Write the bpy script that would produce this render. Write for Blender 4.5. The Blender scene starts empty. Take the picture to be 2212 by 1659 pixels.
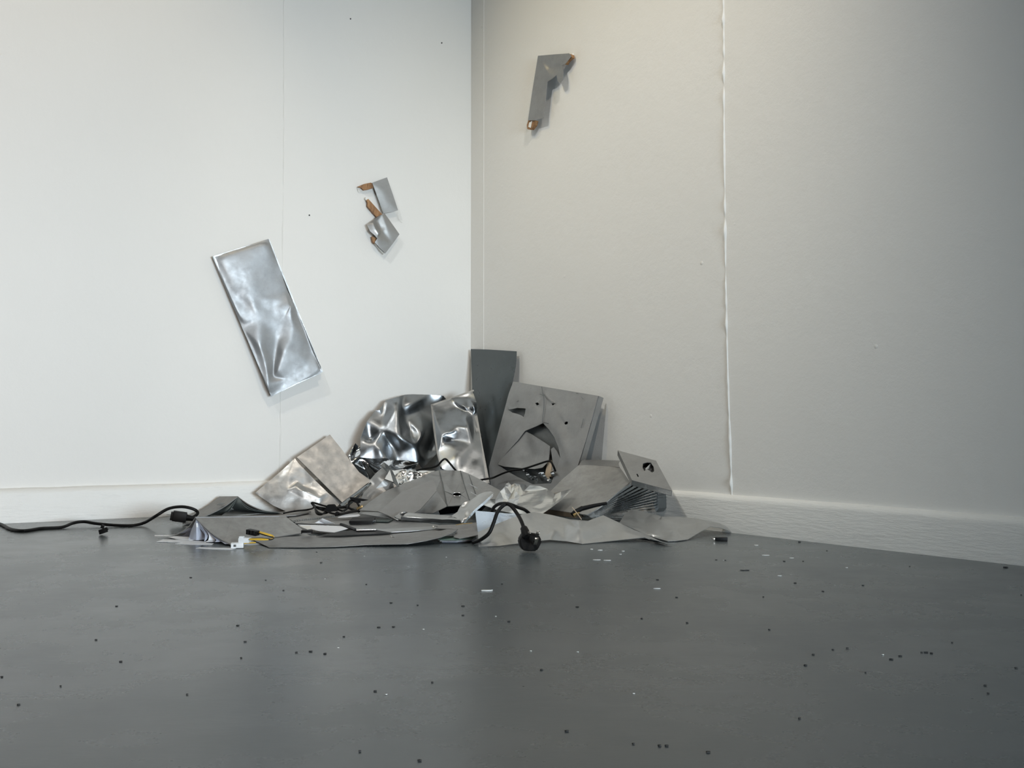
import bpy, bmesh, math, random
from mathutils import Vector, Matrix, noise
from mathutils.geometry import delaunay_2d_cdt
random.seed(7)
SC = bpy.context.scene
COL = SC.collection

# ---------------------------------------------------------------- camera
FPX, EYE = 2236.0, 0.30                       # focal length in pixels of a 2212 px wide frame, eye height
PITCH = math.atan(65.5 / FPX)
cam = bpy.data.cameras.new('camera')
cam.sensor_fit = 'HORIZONTAL'; cam.sensor_width = 36.0
cam.lens = FPX / 2212 * 36.0
cam.clip_start = 0.05
cam_o = bpy.data.objects.new('camera', cam); COL.objects.link(cam_o)
cam_o.location = (0, 0, EYE); cam_o.rotation_euler = (math.pi / 2 + PITCH, 0, 0)
SC.camera = cam_o

# ---------------------------------------------------------------- where things are (photo measurements turned into room positions)
def ray(px, py):
    u = (px - 1106) / FPX; v = (829.5 - py) / FPX
    return Vector((u, math.cos(PITCH) - v * math.sin(PITCH), math.sin(PITCH) + v * math.cos(PITCH)))
ORI = Vector((0, 0, EYE))
def on_z(px, py, h=0.0):
    r = ray(px, py); return ORI + r * ((h - EYE) / r.z)
SKT = 0.018                                   # skirting thickness
_a, _b = on_z(1582, 1151), on_z(2212, 1223)
_d = (_a - _b).normalized(); NR = Vector((_d.y * -1, _d.x, 0)); NR = NR if NR.y < 0 else -NR   # right wall normal, into the room
_a2 = _a - NR * SKT
_k = ray(1017, 895).x / ray(1017, 895).y
_s = (_k * _a2.y - _a2.x) / (_d.x - _k * _d.y)
CORNER = _a2 + _d * _s
_q = on_z(0, 1131.5); _dl = (CORNER - _q).normalized()
for _i in range(6):
    NL = Vector((_dl.y, -_dl.x, 0)); _dl = (CORNER - (_q - NL * SKT)).normalized()
NL = Vector((_dl.y, -_dl.x, 0))               # left wall normal, into the room
E1 = -_dl; E2 = -_d                           # along the left wall / along the right wall, away from the corner
def on_plane(px, py, p0, n):
    r = ray(px, py); return ORI + r * ((p0 - ORI).dot(n) / r.dot(n))
def P(px, py, s):
    if isinstance(s, Vector): return s
    if isinstance(s, (int, float)):
        r = ray(px, py); return ORI + r * (s / r.y)
    if s[0] == 'z': return on_z(px, py, s[1])
    if s[0] == 'L': return on_plane(px, py, CORNER + NL * s[1], NL)
    if s[0] == 'R': return on_plane(px, py, CORNER + NR * s[1], NR)
def Z(h): return ('z', h)
def L(h): return ('L', h)
def R(h): return ('R', h)

# ---------------------------------------------------------------- world and large lights
w = bpy.data.worlds.new('room_air'); SC.world = w; w.use_nodes = True
w.node_tree.nodes['Background'].inputs[0].default_value = (0.60, 0.72, 0.80, 1)
w.node_tree.nodes['Background'].inputs[1].default_value = 0.3
SC.view_settings.view_transform = 'Standard'; SC.view_settings.look = 'None'
SC.view_settings.gamma = 1.0; SC.view_settings.use_curve_mapping = False
SC.view_settings.exposure = 0.10
SC.cycles.use_denoising = True
SC.cycles.max_bounces = 8; SC.cycles.diffuse_bounces = 4; SC.cycles.glossy_bounces = 5
SC.cycles.caustics_reflective = False; SC.cycles.caustics_refractive = False

ROOM = 6.4; HEIGHT = 3.1
def area(name, loc, look, sx, sy, power, col):
    l = bpy.data.lights.new(name, 'AREA'); l.shape = 'RECTANGLE'; l.size = sx; l.size_y = sy
    l.energy = power; l.color = col
    o = bpy.data.objects.new(name, l); COL.objects.link(o); o.location = loc
    o.rotation_euler = (Vector(look) - Vector(loc)).to_track_quat('-Z', 'Y').to_euler(); return o
def spot(name, loc, look, power, col, size, blend, soft):
    l = bpy.data.lights.new(name, 'SPOT'); l.energy = power; l.color = col
    l.spot_size = math.radians(size); l.spot_blend = blend; l.shadow_soft_size = soft
    o = bpy.data.objects.new(name, l); COL.objects.link(o); o.location = loc
    o.rotation_euler = (Vector(look) - Vector(loc)).to_track_quat('-Z', 'Y').to_euler(); return o
def lamp(name, e1, e2, target, watts, size, blend, soft, z=2.95):
    m = max(watts); spot(name, CORNER + E1 * e1 + E2 * e2 + Vector((0, 0, z)), target, m, [c / m for c in watts], size, blend, soft)
def glazing(name, e1, watts):
    m = max(watts); p = CORNER + E2 * (ROOM - 0.03) + E1 * e1 + Vector((0, 0, 0.58))
    o = area(name, p, p - E2, 3.0, 0.9, m, [c / m for c in watts]); o.data.spread = math.radians(60)
# daylight through the low glazing in the wall that faces the left wall
glazing('daylight', 2.2, (36, 42.5, 47))
glazing('daylight_far', 3.8, (29.6, 24.2, 20.3))
# ceiling track lamps aimed at the corner and the right wall
UP = Vector((0, 0, 1))
lamp('track_lamp_key', 2.4, 1.5, CORNER + E2 * 0.7 + UP * 0.4, (104, 106, 104), 50, 1.0, 0.05)
lamp('track_lamp_pool', 1.6, 0.8, CORNER + E2 * 0.75 + UP * 1.2, (40, 31, 14), 50, 1.0, 0.1, 2.9)
lamp('track_lamp_front', 1.0, 2.4, CORNER + E2 * 0.7 + UP * 0.4, (52, 50.5, 49), 50, 1.0, 0.05)
lamp('track_lamp_corner', 1.0, 2.4, CORNER + UP * 0.3, (44.0, 37.0, 28.0), 50, 1.0, 0.05)
lamp('track_lamp_left', 1.5, 1.2, CORNER + E1 * 1.5 + UP * 1.0, (28, 21, 12), 60, 0.8, 0.03, 2.9)

# ---------------------------------------------------------------- materials
def nodes(name):
    m = bpy.data.materials.new(name); m.use_nodes = True
    nt = m.node_tree; return m, nt, nt.nodes['Principled BSDF']
def N(nt, t, **kw):
    n = nt.nodes.new(t)
    for k, v in kw.items(): setattr(n, k, v)
    return n
def coords(nt, scale=(1, 1, 1), rot=(0, 0, 0)):
    tc = N(nt, 'ShaderNodeTexCoord'); mp = N(nt, 'ShaderNodeMapping')
    mp.inputs['Scale'].default_value = scale; mp.inputs['Rotation'].default_value = rot
    nt.links.new(tc.outputs['Object'], mp.inputs[0]); return mp.outputs[0]
def tex(nt, vec, scale, detail=4, rough=0.55):
    n = N(nt, 'ShaderNodeTexNoise'); n.inputs['Scale'].default_value = scale
    n.inputs['Detail'].default_value = detail; n.inputs['Roughness'].default_value = rough
    nt.links.new(vec, n.inputs['Vector']); return n.outputs['Fac']
def ramp(nt, fac, stops):
    r = N(nt, 'ShaderNodeValToRGB'); e = r.color_ramp.elements
    while len(e) < len(stops): e.new(0.5)
    for i, (p, c) in enumerate(stops):
        e[i].position = p; e[i].color = (c, c, c, 1) if isinstance(c, (int, float)) else (*c, 1)
    nt.links.new(fac, r.inputs[0]); return r.outputs[0]
def math_(nt, op, a, b):
    n = N(nt, 'ShaderNodeMath', operation=op)
    for i, x in enumerate((a, b)):
        if isinstance(x, (int, float)): n.inputs[i].default_value = x
        else: nt.links.new(x, n.inputs[i])
    return n.outputs[0]
def mix(nt, fac, a, b, mode='MIX'):
    n = N(nt, 'ShaderNodeMix', data_type='RGBA', blend_type=mode)
    for i, x in ((0, fac), (6, a), (7, b)):
        if isinstance(x, (int, float)): n.inputs[i].default_value = x if i == 0 else (x, x, x, 1)
        elif isinstance(x, tuple): n.inputs[i].default_value = (*x, 1)
        else: nt.links.new(x, n.inputs[i])
    return n.outputs[2]
def bump(nt, b, h, strength, dist, prev=None):
    n = N(nt, 'ShaderNodeBump'); n.inputs['Strength'].default_value = strength; n.inputs['Distance'].default_value = dist
    nt.links.new(h, n.inputs['Height'])
    if prev is not None: nt.links.new(prev, n.inputs['Normal'])
    nt.links.new(n.outputs[0], b.inputs['Normal']); return n.outputs[0]

def paint_material(name, col, rough, stretch=(1, 1, 1), amount=1.0, scuff=0.0):
    m, nt, b = nodes(name)
    v = coords(nt, stretch); v0 = coords(nt)
    base = mix(nt, ramp(nt, tex(nt, v, 1.6, 5), [(0.3, 0), (0.7, 1)]), tuple(c * 0.965 for c in col), col)
    if scuff:
        base = mix(nt, ramp(nt, tex(nt, v, 9, 6, 0.7), [(0.60, 0), (0.72, scuff)]), base, tuple(c * 0.62 for c in col))
    nt.links.new(base, b.inputs['Base Color']); b.inputs['Roughness'].default_value = rough
    p = bump(nt, b, tex(nt, v0, 420, 3, 0.6), 0.10 * amount, 0.002)
    p = bump(nt, b, tex(nt, v, 26, 6, 0.62), 0.16 * amount, 0.006, p)
    vo = N(nt, 'ShaderNodeTexVoronoi'); vo.inputs['Scale'].default_value = 9; nt.links.new(v0, vo.inputs['Vector'])
    pim = ramp(nt, vo.outputs['Distance'], [(0.0, 1), (0.055, 0)])
    keep = ramp(nt, tex(nt, v0, 2.3, 2), [(0.50, 0), (0.56, 1)])
    bump(nt, b, math_(nt, 'MULTIPLY', pim, keep), 0.45, 0.004, p)
    return m
M = {}
M['wall'] = paint_material('white_wall_paint', (0.79, 0.785, 0.76), 0.62, amount=1.15)
M['skirt'] = paint_material('white_gloss_paint', (0.80, 0.80, 0.775), 0.34, (1, 1, 7), 2.2, 0.35)
M['ceil'] = paint_material('ceiling_paint', (0.42, 0.42, 0.41), 0.8)
M['far'] = paint_material('dim_back_paint', (0.16, 0.165, 0.17), 0.8)
def floor_material():
    m, nt, b = nodes('grey_floor_paint')
    v = coords(nt); vs = coords(nt, (1.0, 3.2, 1), (0, 0, 0.25))
    c = mix(nt, ramp(nt, tex(nt, v, 1.1, 6, 0.6), [(0.32, 0), (0.68, 1)]), (0.080, 0.097, 0.105), (0.110, 0.126, 0.132))
    c = mix(nt, ramp(nt, tex(nt, vs, 11, 7, 0.7), [(0.58, 0), (0.80, 0.35)]), c, (0.075, 0.090, 0.096))
    c = mix(nt, ramp(nt, tex(nt, vs, 4, 5, 0.7), [(0.58, 0), (0.70, 0.35)]), c, (0.15, 0.166, 0.170))
    vo = N(nt, 'ShaderNodeTexVoronoi'); vo.inputs['Scale'].default_value = 8.5; nt.links.new(v, vo.inputs['Vector'])
    sp = ramp(nt, vo.outputs['Distance'], [(0.0, 1), (0.028, 1), (0.04, 0)])
    kp = ramp(nt, tex(nt, v, 3.1, 3), [(0.49, 0), (0.54, 0.5)])
    c = mix(nt, math_(nt, 'MULTIPLY', sp, kp), c, (0.03, 0.032, 0.032))
    nt.links.new(c, b.inputs['Base Color'])
    nt.links.new(ramp(nt, tex(nt, v, 5, 6, 0.65), [(0.25, 0.22), (0.8, 0.34)]), b.inputs['Roughness'])
    p = bump(nt, b, tex(nt, vs, 12, 5, 0.6), 0.05, 0.003)
    bump(nt, b, tex(nt, v, 300, 2), 0.02, 0.001, p)
    return m
M['floor'] = floor_material()
def metal(name, col, rough, dirt=0.3, dent=0.2, dscale=22, metallic=1.0, fine=0.05, rvar=0.08, dirt_scale=14):
    m, nt, b = nodes(name); v = coords(nt)
    d = ramp(nt, tex(nt, v, dirt_scale, 8, 0.72), [(0.42, 0), (0.70, dirt)])
    c = mix(nt, d, col, tuple(x * 0.55 for x in col))
    vs = coords(nt, (1, 1, 9), (0.7, 0.4, 0.2))
    c = mix(nt, ramp(nt, tex(nt, vs, 60, 3, 0.6), [(0.66, 0), (0.72, dirt)]), c, tuple(x * 0.4 for x in col))
    nt.links.new(c, b.inputs['Base Color']); b.inputs['Metallic'].default_value = metallic
    nt.links.new(ramp(nt, tex(nt, v, 40, 5), [(0.3, max(0.02, rough - rvar)), (0.7, rough + rvar)]), b.inputs['Roughness'])
    p = bump(nt, b, tex(nt, v, dscale, 3, 0.5), dent, 0.01)
    bump(nt, b, tex(nt, v, 260, 3, 0.6), fine, 0.001, p)
    return m
M['alu'] = metal('dull_aluminium', (0.325, 0.325, 0.32), 0.42, 0.35, 0.10, metallic=0.65)
M['alu_dirty'] = metal('dirty_aluminium', (0.355, 0.352, 0.342), 0.46, 0.45, 0.10, metallic=0.6, dirt_scale=38)
M['alu_soft'] = metal('satin_aluminium', (0.47, 0.475, 0.47), 0.38, 0.22, 0.14, metallic=0.78)
M['alu_bright'] = metal('bright_aluminium', (0.31, 0.33, 0.35), 0.36, 0.2, 0.08)
M['alu_wall'] = metal('brushed_aluminium', (0.37, 0.385, 0.40), 0.50, 0.45, 0.06, metallic=0.6)
M['foil'] = metal('mirror_foil', (0.80, 0.84, 0.88), 0.08, 0.05, 0.25, 24, rvar=0.03)
M['foil_white'] = metal('crinkled_foil', (0.90, 0.90, 0.885), 0.2, 0.04, 0.07, 34, fine=0.02, rvar=0.06)
M['edge'] = metal('polished_edge', (0.78, 0.80, 0.82), 0.25, 0.1, 0.05)
M['dark_sheet'] = metal('dark_sheet_metal', (0.085, 0.10, 0.105), 0.33, 0.0, 0.03, metallic=0.35)
M['grey_flat'] = metal('grey_coated_sheet', (0.235, 0.232, 0.225), 0.5, 0.25, 0.03, metallic=0.15)
M['fin'] = metal('dark_fin_metal', (0.30, 0.33, 0.35), 0.28, 0.1, 0.02)
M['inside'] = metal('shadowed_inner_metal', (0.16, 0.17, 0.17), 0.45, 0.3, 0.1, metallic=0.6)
M['blue_white'] = metal('blue_white_sheet', (0.62, 0.72, 0.84), 0.3, 0.05, 0.02, metallic=0.35)  # even blue-white tint in the base colour of the glossy offcut
def plain(name, col, rough, metallic=0.0, var=0.2, scale=30, bmp=0.1):
    m, nt, b = nodes(name); v = coords(nt)
    c = mix(nt, tex(nt, v, scale, 4), tuple(x * (1 - var) for x in col), tuple(min(1, x * (1 + var)) for x in col))
    nt.links.new(c, b.inputs['Base Color']); b.inputs['Roughness'].default_value = rough; b.inputs['Metallic'].default_value = metallic
    bump(nt, b, tex(nt, v, scale * 6, 3), bmp, 0.001); return m
M['black'] = plain('black_rubber', (0.003, 0.003, 0.003), 0.5)
M['black_matt'] = plain('black_plastic', (0.004, 0.004, 0.0042), 0.5)
for _k in ('black', 'black_matt'): M[_k].node_tree.nodes['Principled BSDF'].inputs['Specular IOR Level'].default_value = 0.22
M['brass'] = plain('brass', (0.75, 0.55, 0.26), 0.3, 1.0, 0.1)
M['steel'] = plain('nickel_pin', (0.75, 0.72, 0.66), 0.25, 1.0, 0.05)
M['white_plastic'] = plain('white_plastic', (0.80, 0.82, 0.83), 0.35, var=0.04)
M['paper'] = plain('white_paper', (0.83, 0.85, 0.88), 0.7, var=0.03)
M['paper_blue'] = plain('bluish_paper', (0.46, 0.50, 0.60), 0.7, var=0.05)
M['paper_teal'] = plain('green_edged_paper', (0.16, 0.25, 0.21), 0.6)
M['paper_grey'] = plain('grey_page', (0.16, 0.19, 0.19), 0.5)
M['card'] = plain('torn_white_card', (0.78, 0.77, 0.73), 0.8, var=0.05)
M['yellow'] = plain('yellow_wire', (0.80, 0.50, 0.05), 0.4, var=0.05)
M['pcb'] = plain('circuit_board', (0.03, 0.045, 0.04), 0.4, var=0.3)
M['flake'] = plain('paint_flake', (0.80, 0.80, 0.77), 0.6, var=0.05)
M['grit'] = plain('dark_grit', (0.02, 0.02, 0.02), 0.7)
def wood_material():
    m, nt, b = nodes('brown_wood'); v = coords(nt, (1, 1, 0.12), (0.3, 0.9, 0.2))
    c = ramp(nt, tex(nt, v, 160, 6, 0.7), [(0.3, (0.10, 0.045, 0.018)), (0.5, (0.30, 0.15, 0.06)), (0.75, (0.50, 0.29, 0.14))])
    nt.links.new(c, b.inputs['Base Color']); b.inputs['Roughness'].default_value = 0.6
    bump(nt, b, tex(nt, v, 200, 4), 0.5, 0.002); return m
M['wood'] = wood_material()
M['wood_pale'] = plain('pale_wood', (0.50, 0.41, 0.31), 0.65, var=0.25)
M['wood_dark'] = plain('dark_wood', (0.10, 0.075, 0.05), 0.6, var=0.3)

# ---------------------------------------------------------------- builders
def link(name, bm, mat, parent=None, sharp=32, smooth=True):
    me = bpy.data.meshes.new(name); bmesh.ops.recalc_face_normals(bm, faces=bm.faces) if not getattr(bm, '_keep', False) else None
    bm.to_mesh(me); bm.free(); me.materials.append(mat)
    if smooth:
        for p in me.polygons: p.use_smooth = True
        me.set_sharp_from_angle(angle=math.radians(sharp))
    o = bpy.data.objects.new(name, me); COL.objects.link(o)
    if parent is not None: o.parent = parent; o.matrix_parent_inverse = Matrix.Translation(-parent.location)
    else:
        xs = [v.co for v in me.vertices]
        c = sum(xs, Vector()) / max(1, len(xs)); c.z = min(v.z for v in xs)
        me.transform(Matrix.Translation(-c)); o.location = c
    return o
def tag(o, label, cat, group=None):
    o['label'] = label; o['category'] = cat
    if group: o['group'] = group
    return o
def thing(name, loc, label, cat, group=None):
    o = bpy.data.objects.new(name, None); COL.objects.link(o); o.location = loc; o.empty_display_size = 0.05
    return tag(o, label, cat, group)
def structure(o): o['kind'] = 'structure'; return o
def in_poly(x, y, poly):
    r = False; j = len(poly) - 1
    for i in range(len(poly)):
        xi, yi = poly[i][:2]; xj, yj = poly[j][:2]
        if (yi > y) != (yj > y) and x < (xj - xi) * (y - yi) / (yj - yi) + xi: r = not r
        j = i
    return r
def relief(outline, inner=(), creases=(), holes=(), plane=None, thick=0.0012, cuts=4, soft=2, amp=0.0, scale=20, crumple=0.0, cscale=22, relief_gain=1.0):
    """a bent, dented sheet: outline and ridge points, each with its own distance; creases join the points by index
    (outline points first, then the inner points)"""
    if plane:
        a, b, c = (P(*q) for q in plane); n = (b - a).cross(c - a).normalized()
    def place(q):
        s = q[2]
        if isinstance(s, (int, float)) and plane:
            base = on_plane(q[0], q[1], a, n); d = (base - ORI).normalized(); return base - d * (s * relief_gain)
        return P(*q)
    pts = list(outline) + list(inner); no = len(outline)
    edges = [(i, (i + 1) % no) for i in range(no)] + [tuple(c) for c in creases]
    for h in holes:
        k = len(pts); pts += list(h); edges += [(k + i, k + (i + 1) % len(h)) for i in range(len(h))]
    res = delaunay_2d_cdt([Vector((q[0], -q[1])) for q in pts], edges, [], 0, 1e-5)
    vs, es, fs, ov = res[0], res[1], res[2], res[3]
    bm = bmesh.new(); bv = []
    for v, o in zip(vs, ov):
        if o: bv.append(bm.verts.new(place(pts[o[0]])))
        else:
            best = sorted(pts, key=lambda q: (q[0] - v.x) ** 2 + (q[1] + v.y) ** 2)[0]
            bv.append(bm.verts.new(place((v.x, -v.y, best[2]))))
    for f in fs:
        cx = sum(vs[i].x for i in f) / 3; cy = -sum(vs[i].y for i in f) / 3
        if in_poly(cx, cy, outline) and not any(in_poly(cx, cy, h) for h in holes):
            bm.faces.new([bv[i] for i in f])
    for v in [v for v in bm.verts if not v.link_faces]: bm.verts.remove(v)
    if cuts: bmesh.ops.subdivide_edges(bm, edges=bm.edges[:], cuts=cuts, use_grid_fill=True)
    bmesh.ops.triangulate(bm, faces=[f for f in bm.faces if len(f.verts) > 3])
    for _ in range(soft):
        new = {}
        for v in bm.verts:
            if v.is_boundary: continue
            nb = [e.other_vert(v).co for e in v.link_edges]
            new[v] = v.co * 0.4 + sum(nb, Vector()) / len(nb) * 0.6
        for v, c in new.items(): v.co = c
    bm.normal_update()
    if bm.faces:
        tot = sum((f.normal.dot(f.calc_center_median() - ORI) * f.calc_area() for f in bm.faces))
        if tot > 0: bmesh.ops.reverse_faces(bm, faces=bm.faces[:])
    bm.normal_update()
    if amp or crumple:
        mv = {}
        for v in bm.verts:
            d = 0.0
            if amp: d += noise.noise(v.co * scale) * amp
            if crumple:
                dd = noise.voronoi(v.co * cscale)[0]; d += (dd[0] - 0.35) * crumple
            if v.is_boundary: d *= 0.1
            mv[v] = v.co - v.normal * 0 + v.normal * d
        for v, c in mv.items(): v.co = c
    if thick:
        bmesh.ops.solidify(bm, geom=bm.faces[:], thickness=thick)
    return bm
def catmull(pts, n=6):
    out = []
    for i in range(len(pts) - 1):
        p0 = pts[max(0, i - 1)]; p1 = pts[i]; p2 = pts[i + 1]; p3 = pts[min(len(pts) - 1, i + 2)]
        for k in range(n):
            t = k / n
            out.append(0.5 * ((2 * p1) + (p2 - p0) * t + (2 * p0 - 5 * p1 + 4 * p2 - p3) * t * t + (3 * p1 - p0 - 3 * p2 + p3) * t ** 3))
    out.append(pts[-1].copy()); return out
def tube(pts, r, seg=10, bm=None, n=6):
    bm = bm or bmesh.new(); path = catmull([P(*q) if not isinstance(q, Vector) else q for q in pts], n) if n > 1 else [P(*q) if not isinstance(q, Vector) else q for q in pts]
    up = Vector((0, 0, 1)); prev = None
    for i, c in enumerate(path):
        t = (path[min(i + 1, len(path) - 1)] - path[max(i - 1, 0)]).normalized()
        if i == 0: s = t.cross(up if abs(t.z) < 0.9 else Vector((1, 0, 0))).normalized()
        else: s = (s - t * s.dot(t)).normalized()
        u = s.cross(t)
        rr = r(i / (len(path) - 1)) if callable(r) else r
        ring = [bm.verts.new(c + (s * math.cos(a) + u * math.sin(a)) * rr) for a in (2 * math.pi * k / seg for k in range(seg))]
        if prev: [bm.faces.new((prev[k], prev[(k + 1) % seg], ring[(k + 1) % seg], ring[k])) for k in range(seg)]
        else: bm.faces.new(ring[::-1])
        prev = ring
    bm.faces.new(prev); return bm
def loft(rows, thick=0.0012, n=6, m=1, amp=0.0, scale=12):
    """a curved sheet through rows of points (each row smoothed)"""
    rows = [catmull([P(*q) if not isinstance(q, Vector) else q for q in r], n) for r in rows]
    if m > 1 and len(rows) > 1:
        cols = [catmull([r[i] for r in rows], m) for i in range(len(rows[0]))]
        rows = [[c[j] for c in cols] for j in range(len(cols[0]))]
    bm = bmesh.new(); g = [[bm.verts.new(p + Vector((0, 0, 1)) * (noise.noise(p * scale) * amp if amp else 0)) for p in r] for r in rows]
    for a in range(len(g) - 1):
        for i in range(len(g[0]) - 1): bm.faces.new((g[a][i], g[a][i + 1], g[a + 1][i + 1], g[a + 1][i]))
    bm.normal_update()
    if thick: bmesh.ops.solidify(bm, geom=bm.faces[:], thickness=thick)
    return bm
def box(c, ax, ay, az, bev=0.0, bm=None, seg=2):
    """box with half-axes ax, ay, az"""
    bm = bm or bmesh.new(); n0 = len(bm.verts)
    vs = [bm.verts.new(c + ax * i + ay * j + az * k) for i in (-1, 1) for j in (-1, 1) for k in (-1, 1)]
    fs = [bm.faces.new([vs[i] for i in f]) for f in ((0, 1, 3, 2), (4, 6, 7, 5), (0, 4, 5, 1), (2, 3, 7, 6), (0, 2, 6, 4), (1, 5, 7, 3))]
    if bev:
        es = list({e for f in fs for e in f.edges}); bmesh.ops.bevel(bm, geom=es, offset=bev, segments=seg, affect='EDGES', profile=0.6)
    return bm
def prism(poly, depth_vec, bm=None, bev=0.0):
    bm = bm or bmesh.new(); a = [bm.verts.new(p) for p in poly]; b = [bm.verts.new(p + depth_vec) for p in poly]
    n = len(poly); bm.faces.new(a); bm.faces.new(b[::-1])
    for i in range(n): bm.faces.new((a[i], b[i], b[(i + 1) % n], a[(i + 1) % n]))
    if bev: bmesh.ops.bevel(bm, geom=bm.edges[:], offset=bev, segments=2, affect='EDGES')
    return bm
def base_of(pts):
    v = [P(*q) for q in pts]; c = sum(v, Vector()) / len(v); return Vector((c.x, c.y, min(p.z for p in v)))

# ---------------------------------------------------------------- the room
X3 = Vector((0, 0, 1))
def slab(name, poly, h0, h1, mat):
    bm = prism([Vector((p.x, p.y, h0)) for p in poly], Vector((0, 0, h1 - h0)))
    return structure(link(name, bm, mat, smooth=False))
TH = 0.12
c0 = CORNER; cL = CORNER + E1 * ROOM; cR = CORNER + E2 * ROOM; cB = CORNER + E1 * ROOM + E2 * ROOM
big = [c0 - (E1 + E2) * TH, cL + (E1 - E2) * TH, cB + (E1 + E2) * TH, cR + (E2 - E1) * TH]
slab('floor', big, -0.08, 0.0, M['floor'])
slab('ceiling', big, HEIGHT, HEIGHT + 0.08, M['ceil'])
slab('wall_left', [c0, cL, cL - NL * TH, c0 - NL * TH], 0, HEIGHT, M['wall'])
slab('wall_right', [c0, cR, cR - NR * TH, c0 - NR * TH], 0, HEIGHT, M['wall'])
slab('wall_back', [cL, cB, cB + E1 * TH, cL + E1 * TH], 0, HEIGHT, M['far'])
slab('wall_front', [cR, cB, cB + E2 * TH, cR + E2 * TH], 0, HEIGHT, M['far'])
def skirting(name, d, n, a, b):
    prof = [(0, 0), (SKT, 0), (SKT, 0.078), (SKT - 0.002, 0.086), (SKT - 0.007, 0.0915), (SKT - 0.013, 0.094), (0, 0.095)]
    bm = bmesh.new(); prev = None; K = 260
    for k in range(K + 1):
        s = a + (b - a) * k / K; rough = noise.noise(Vector((s * 9, n.x * 5, 0))) * 0.0016
        ring = [bm.verts.new(CORNER + d * s + n * (x + (rough * 0.6 if x > 0.005 else 0)) + X3 * (z + (rough if z > 0.05 else 0))) for x, z in prof]
        if prev: [bm.faces.new((prev[i], prev[(i + 1) % 7], ring[(i + 1) % 7], ring[i])) for i in range(7)]
        else: bm.faces.new(ring)
        prev = ring
    bm.faces.new(prev[::-1]); return structure(link(name, bm, M['skirt'], sharp=50))
skirting('baseboard_left', E1, NL, 0.0, ROOM)
skirting('baseboard_right', E2, NR, 0.0, ROOM)
# corner strip: the thin boxed strip that runs up the corner on the right wall
def seam(name, pts, side, h, wid, jit, mat='wall'):
    bm = bmesh.new(); prev = None; S = catmull([Vector((a, b, 0)) for a, b in pts], 40)
    d = E1 if side == 'L' else E2; n = NL if side == 'L' else NR
    for i, q in enumerate(S):
        c = P(q.x, q.y, (side, 0.0)); j = noise.noise(Vector((0, q.y * 0.035, side == 'L')))
        j2 = noise.noise(Vector((5, q.y * 0.011, 3)))
        hh = h * (0.75 + 0.6 * j2 + jit * j); ww = wid * (0.9 + 0.8 * j2); c = c + d * (j * 0.0016)
        ring = [bm.verts.new(c + d * (ww * x) + n * (hh * z)) for x, z in ((-1, -0.2), (-0.8, 0.5), (-0.2, 1), (0.3, 0.9), (0.8, 0.35), (1, -0.2))]
        if prev: [bm.faces.new((prev[k], prev[k + 1], ring[k + 1], ring[k])) for k in range(5)]
        prev = ring
    return structure(link(name, bm, M[mat], sharp=80))
seam('trim_1', [(1562, -60), (1563.5, 100), (1564, 280), (1566, 440), (1568, 620), (1572, 800), (1577, 950), (1581, 1072)], 'R', 0.0042, 0.0034, 1.5)
seam('trim_2', [(613, -60), (613, 300), (611, 480), (608, 700), (606, 830), (605.5, 960), (601, 1046)], 'L', 0.0016, 0.0020, 1.2)
strip = [CORNER, CORNER + E2 * 0.052, CORNER + E2 * 0.050 + NR * 0.0026, CORNER + E1 * 0.0012 + NR * 0.0105]
_s0 = P(1045, 895, R(0.0)); _w = (_s0 - CORNER).to_2d().length
strip = [CORNER.copy(), CORNER + E2 * _w, CORNER + E2 * (_w - 0.0005) + NR * 0.0011, CORNER + E2 * 0.001 + NR * 0.0006]
slab('trim_3', [Vector((p.x, p.y, 0)) for p in strip], 0.09, HEIGHT, M['wall'])
# ---- objects start

# ================================================================ things on the left wall
t = thing('hanging_panel', P(586, 857, L(0.0)), 'tall crumpled aluminium panel hung tilted on the left wall', 'metal panel')
PW = [(459, 554, L(0.020)), (580, 516, L(0.022)), (586, 857, L(0.024))]
fr = relief([(459, 554, 0), (580, 516, 0), (605, 582, 0), (621, 628, 0), (635, 656, 0), (697, 804, 0.012), (640, 828, 0.010), (586, 857, 0.006), (523, 708, 0)],
  [(476, 557, 0.006), (575, 523, 0.007), (500, 600, 0.007), (507, 640, 0.004), (520, 690, 0.005), (545, 745, 0.003), (560, 800, 0.005), (578, 838, 0.012),
   (545, 575, 0.010), (540, 640, 0.011), (530, 660, 0.004), (560, 690, 0.010), (560, 740, 0.016), (575, 790, 0.014), (583, 828, 0.012),
   (586, 672, 0.006), (606, 650, 0.008), (618, 630, 0.002), (626, 660, 0.014), (610, 695, 0.006), (600, 730, 0.002), (592, 780, 0.000), (590, 815, 0.002),
   (629, 662, 0.016), (633, 700, 0.012), (630, 728, 0.014), (612, 762, 0.015), (600, 800, 0.013), (650, 745, 0.010), (645, 770, 0.012), (665, 790, 0.010), (690, 798, 0.014), (620, 820, 0.008), (660, 715, 0.004), (675, 760, 0.004)],
  creases=[(9 + 14, 9 + 13), (9 + 13, 9 + 12), (9 + 12, 9 + 11), (9 + 14, 9 + 22), (9 + 22, 9 + 21), (9 + 21, 9 + 20), (9 + 20, 9 + 19), (9 + 15, 9 + 16), (9 + 23, 9 + 24), (9 + 24, 9 + 25), (9 + 25, 9 + 26), (9 + 26, 9 + 27)],
  plane=PW, thick=0.0015, cuts=5, soft=2, amp=0.0012, scale=22, relief_gain=1.15)
link('face_sheet', fr, M['alu_wall'], t, sharp=50)
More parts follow.
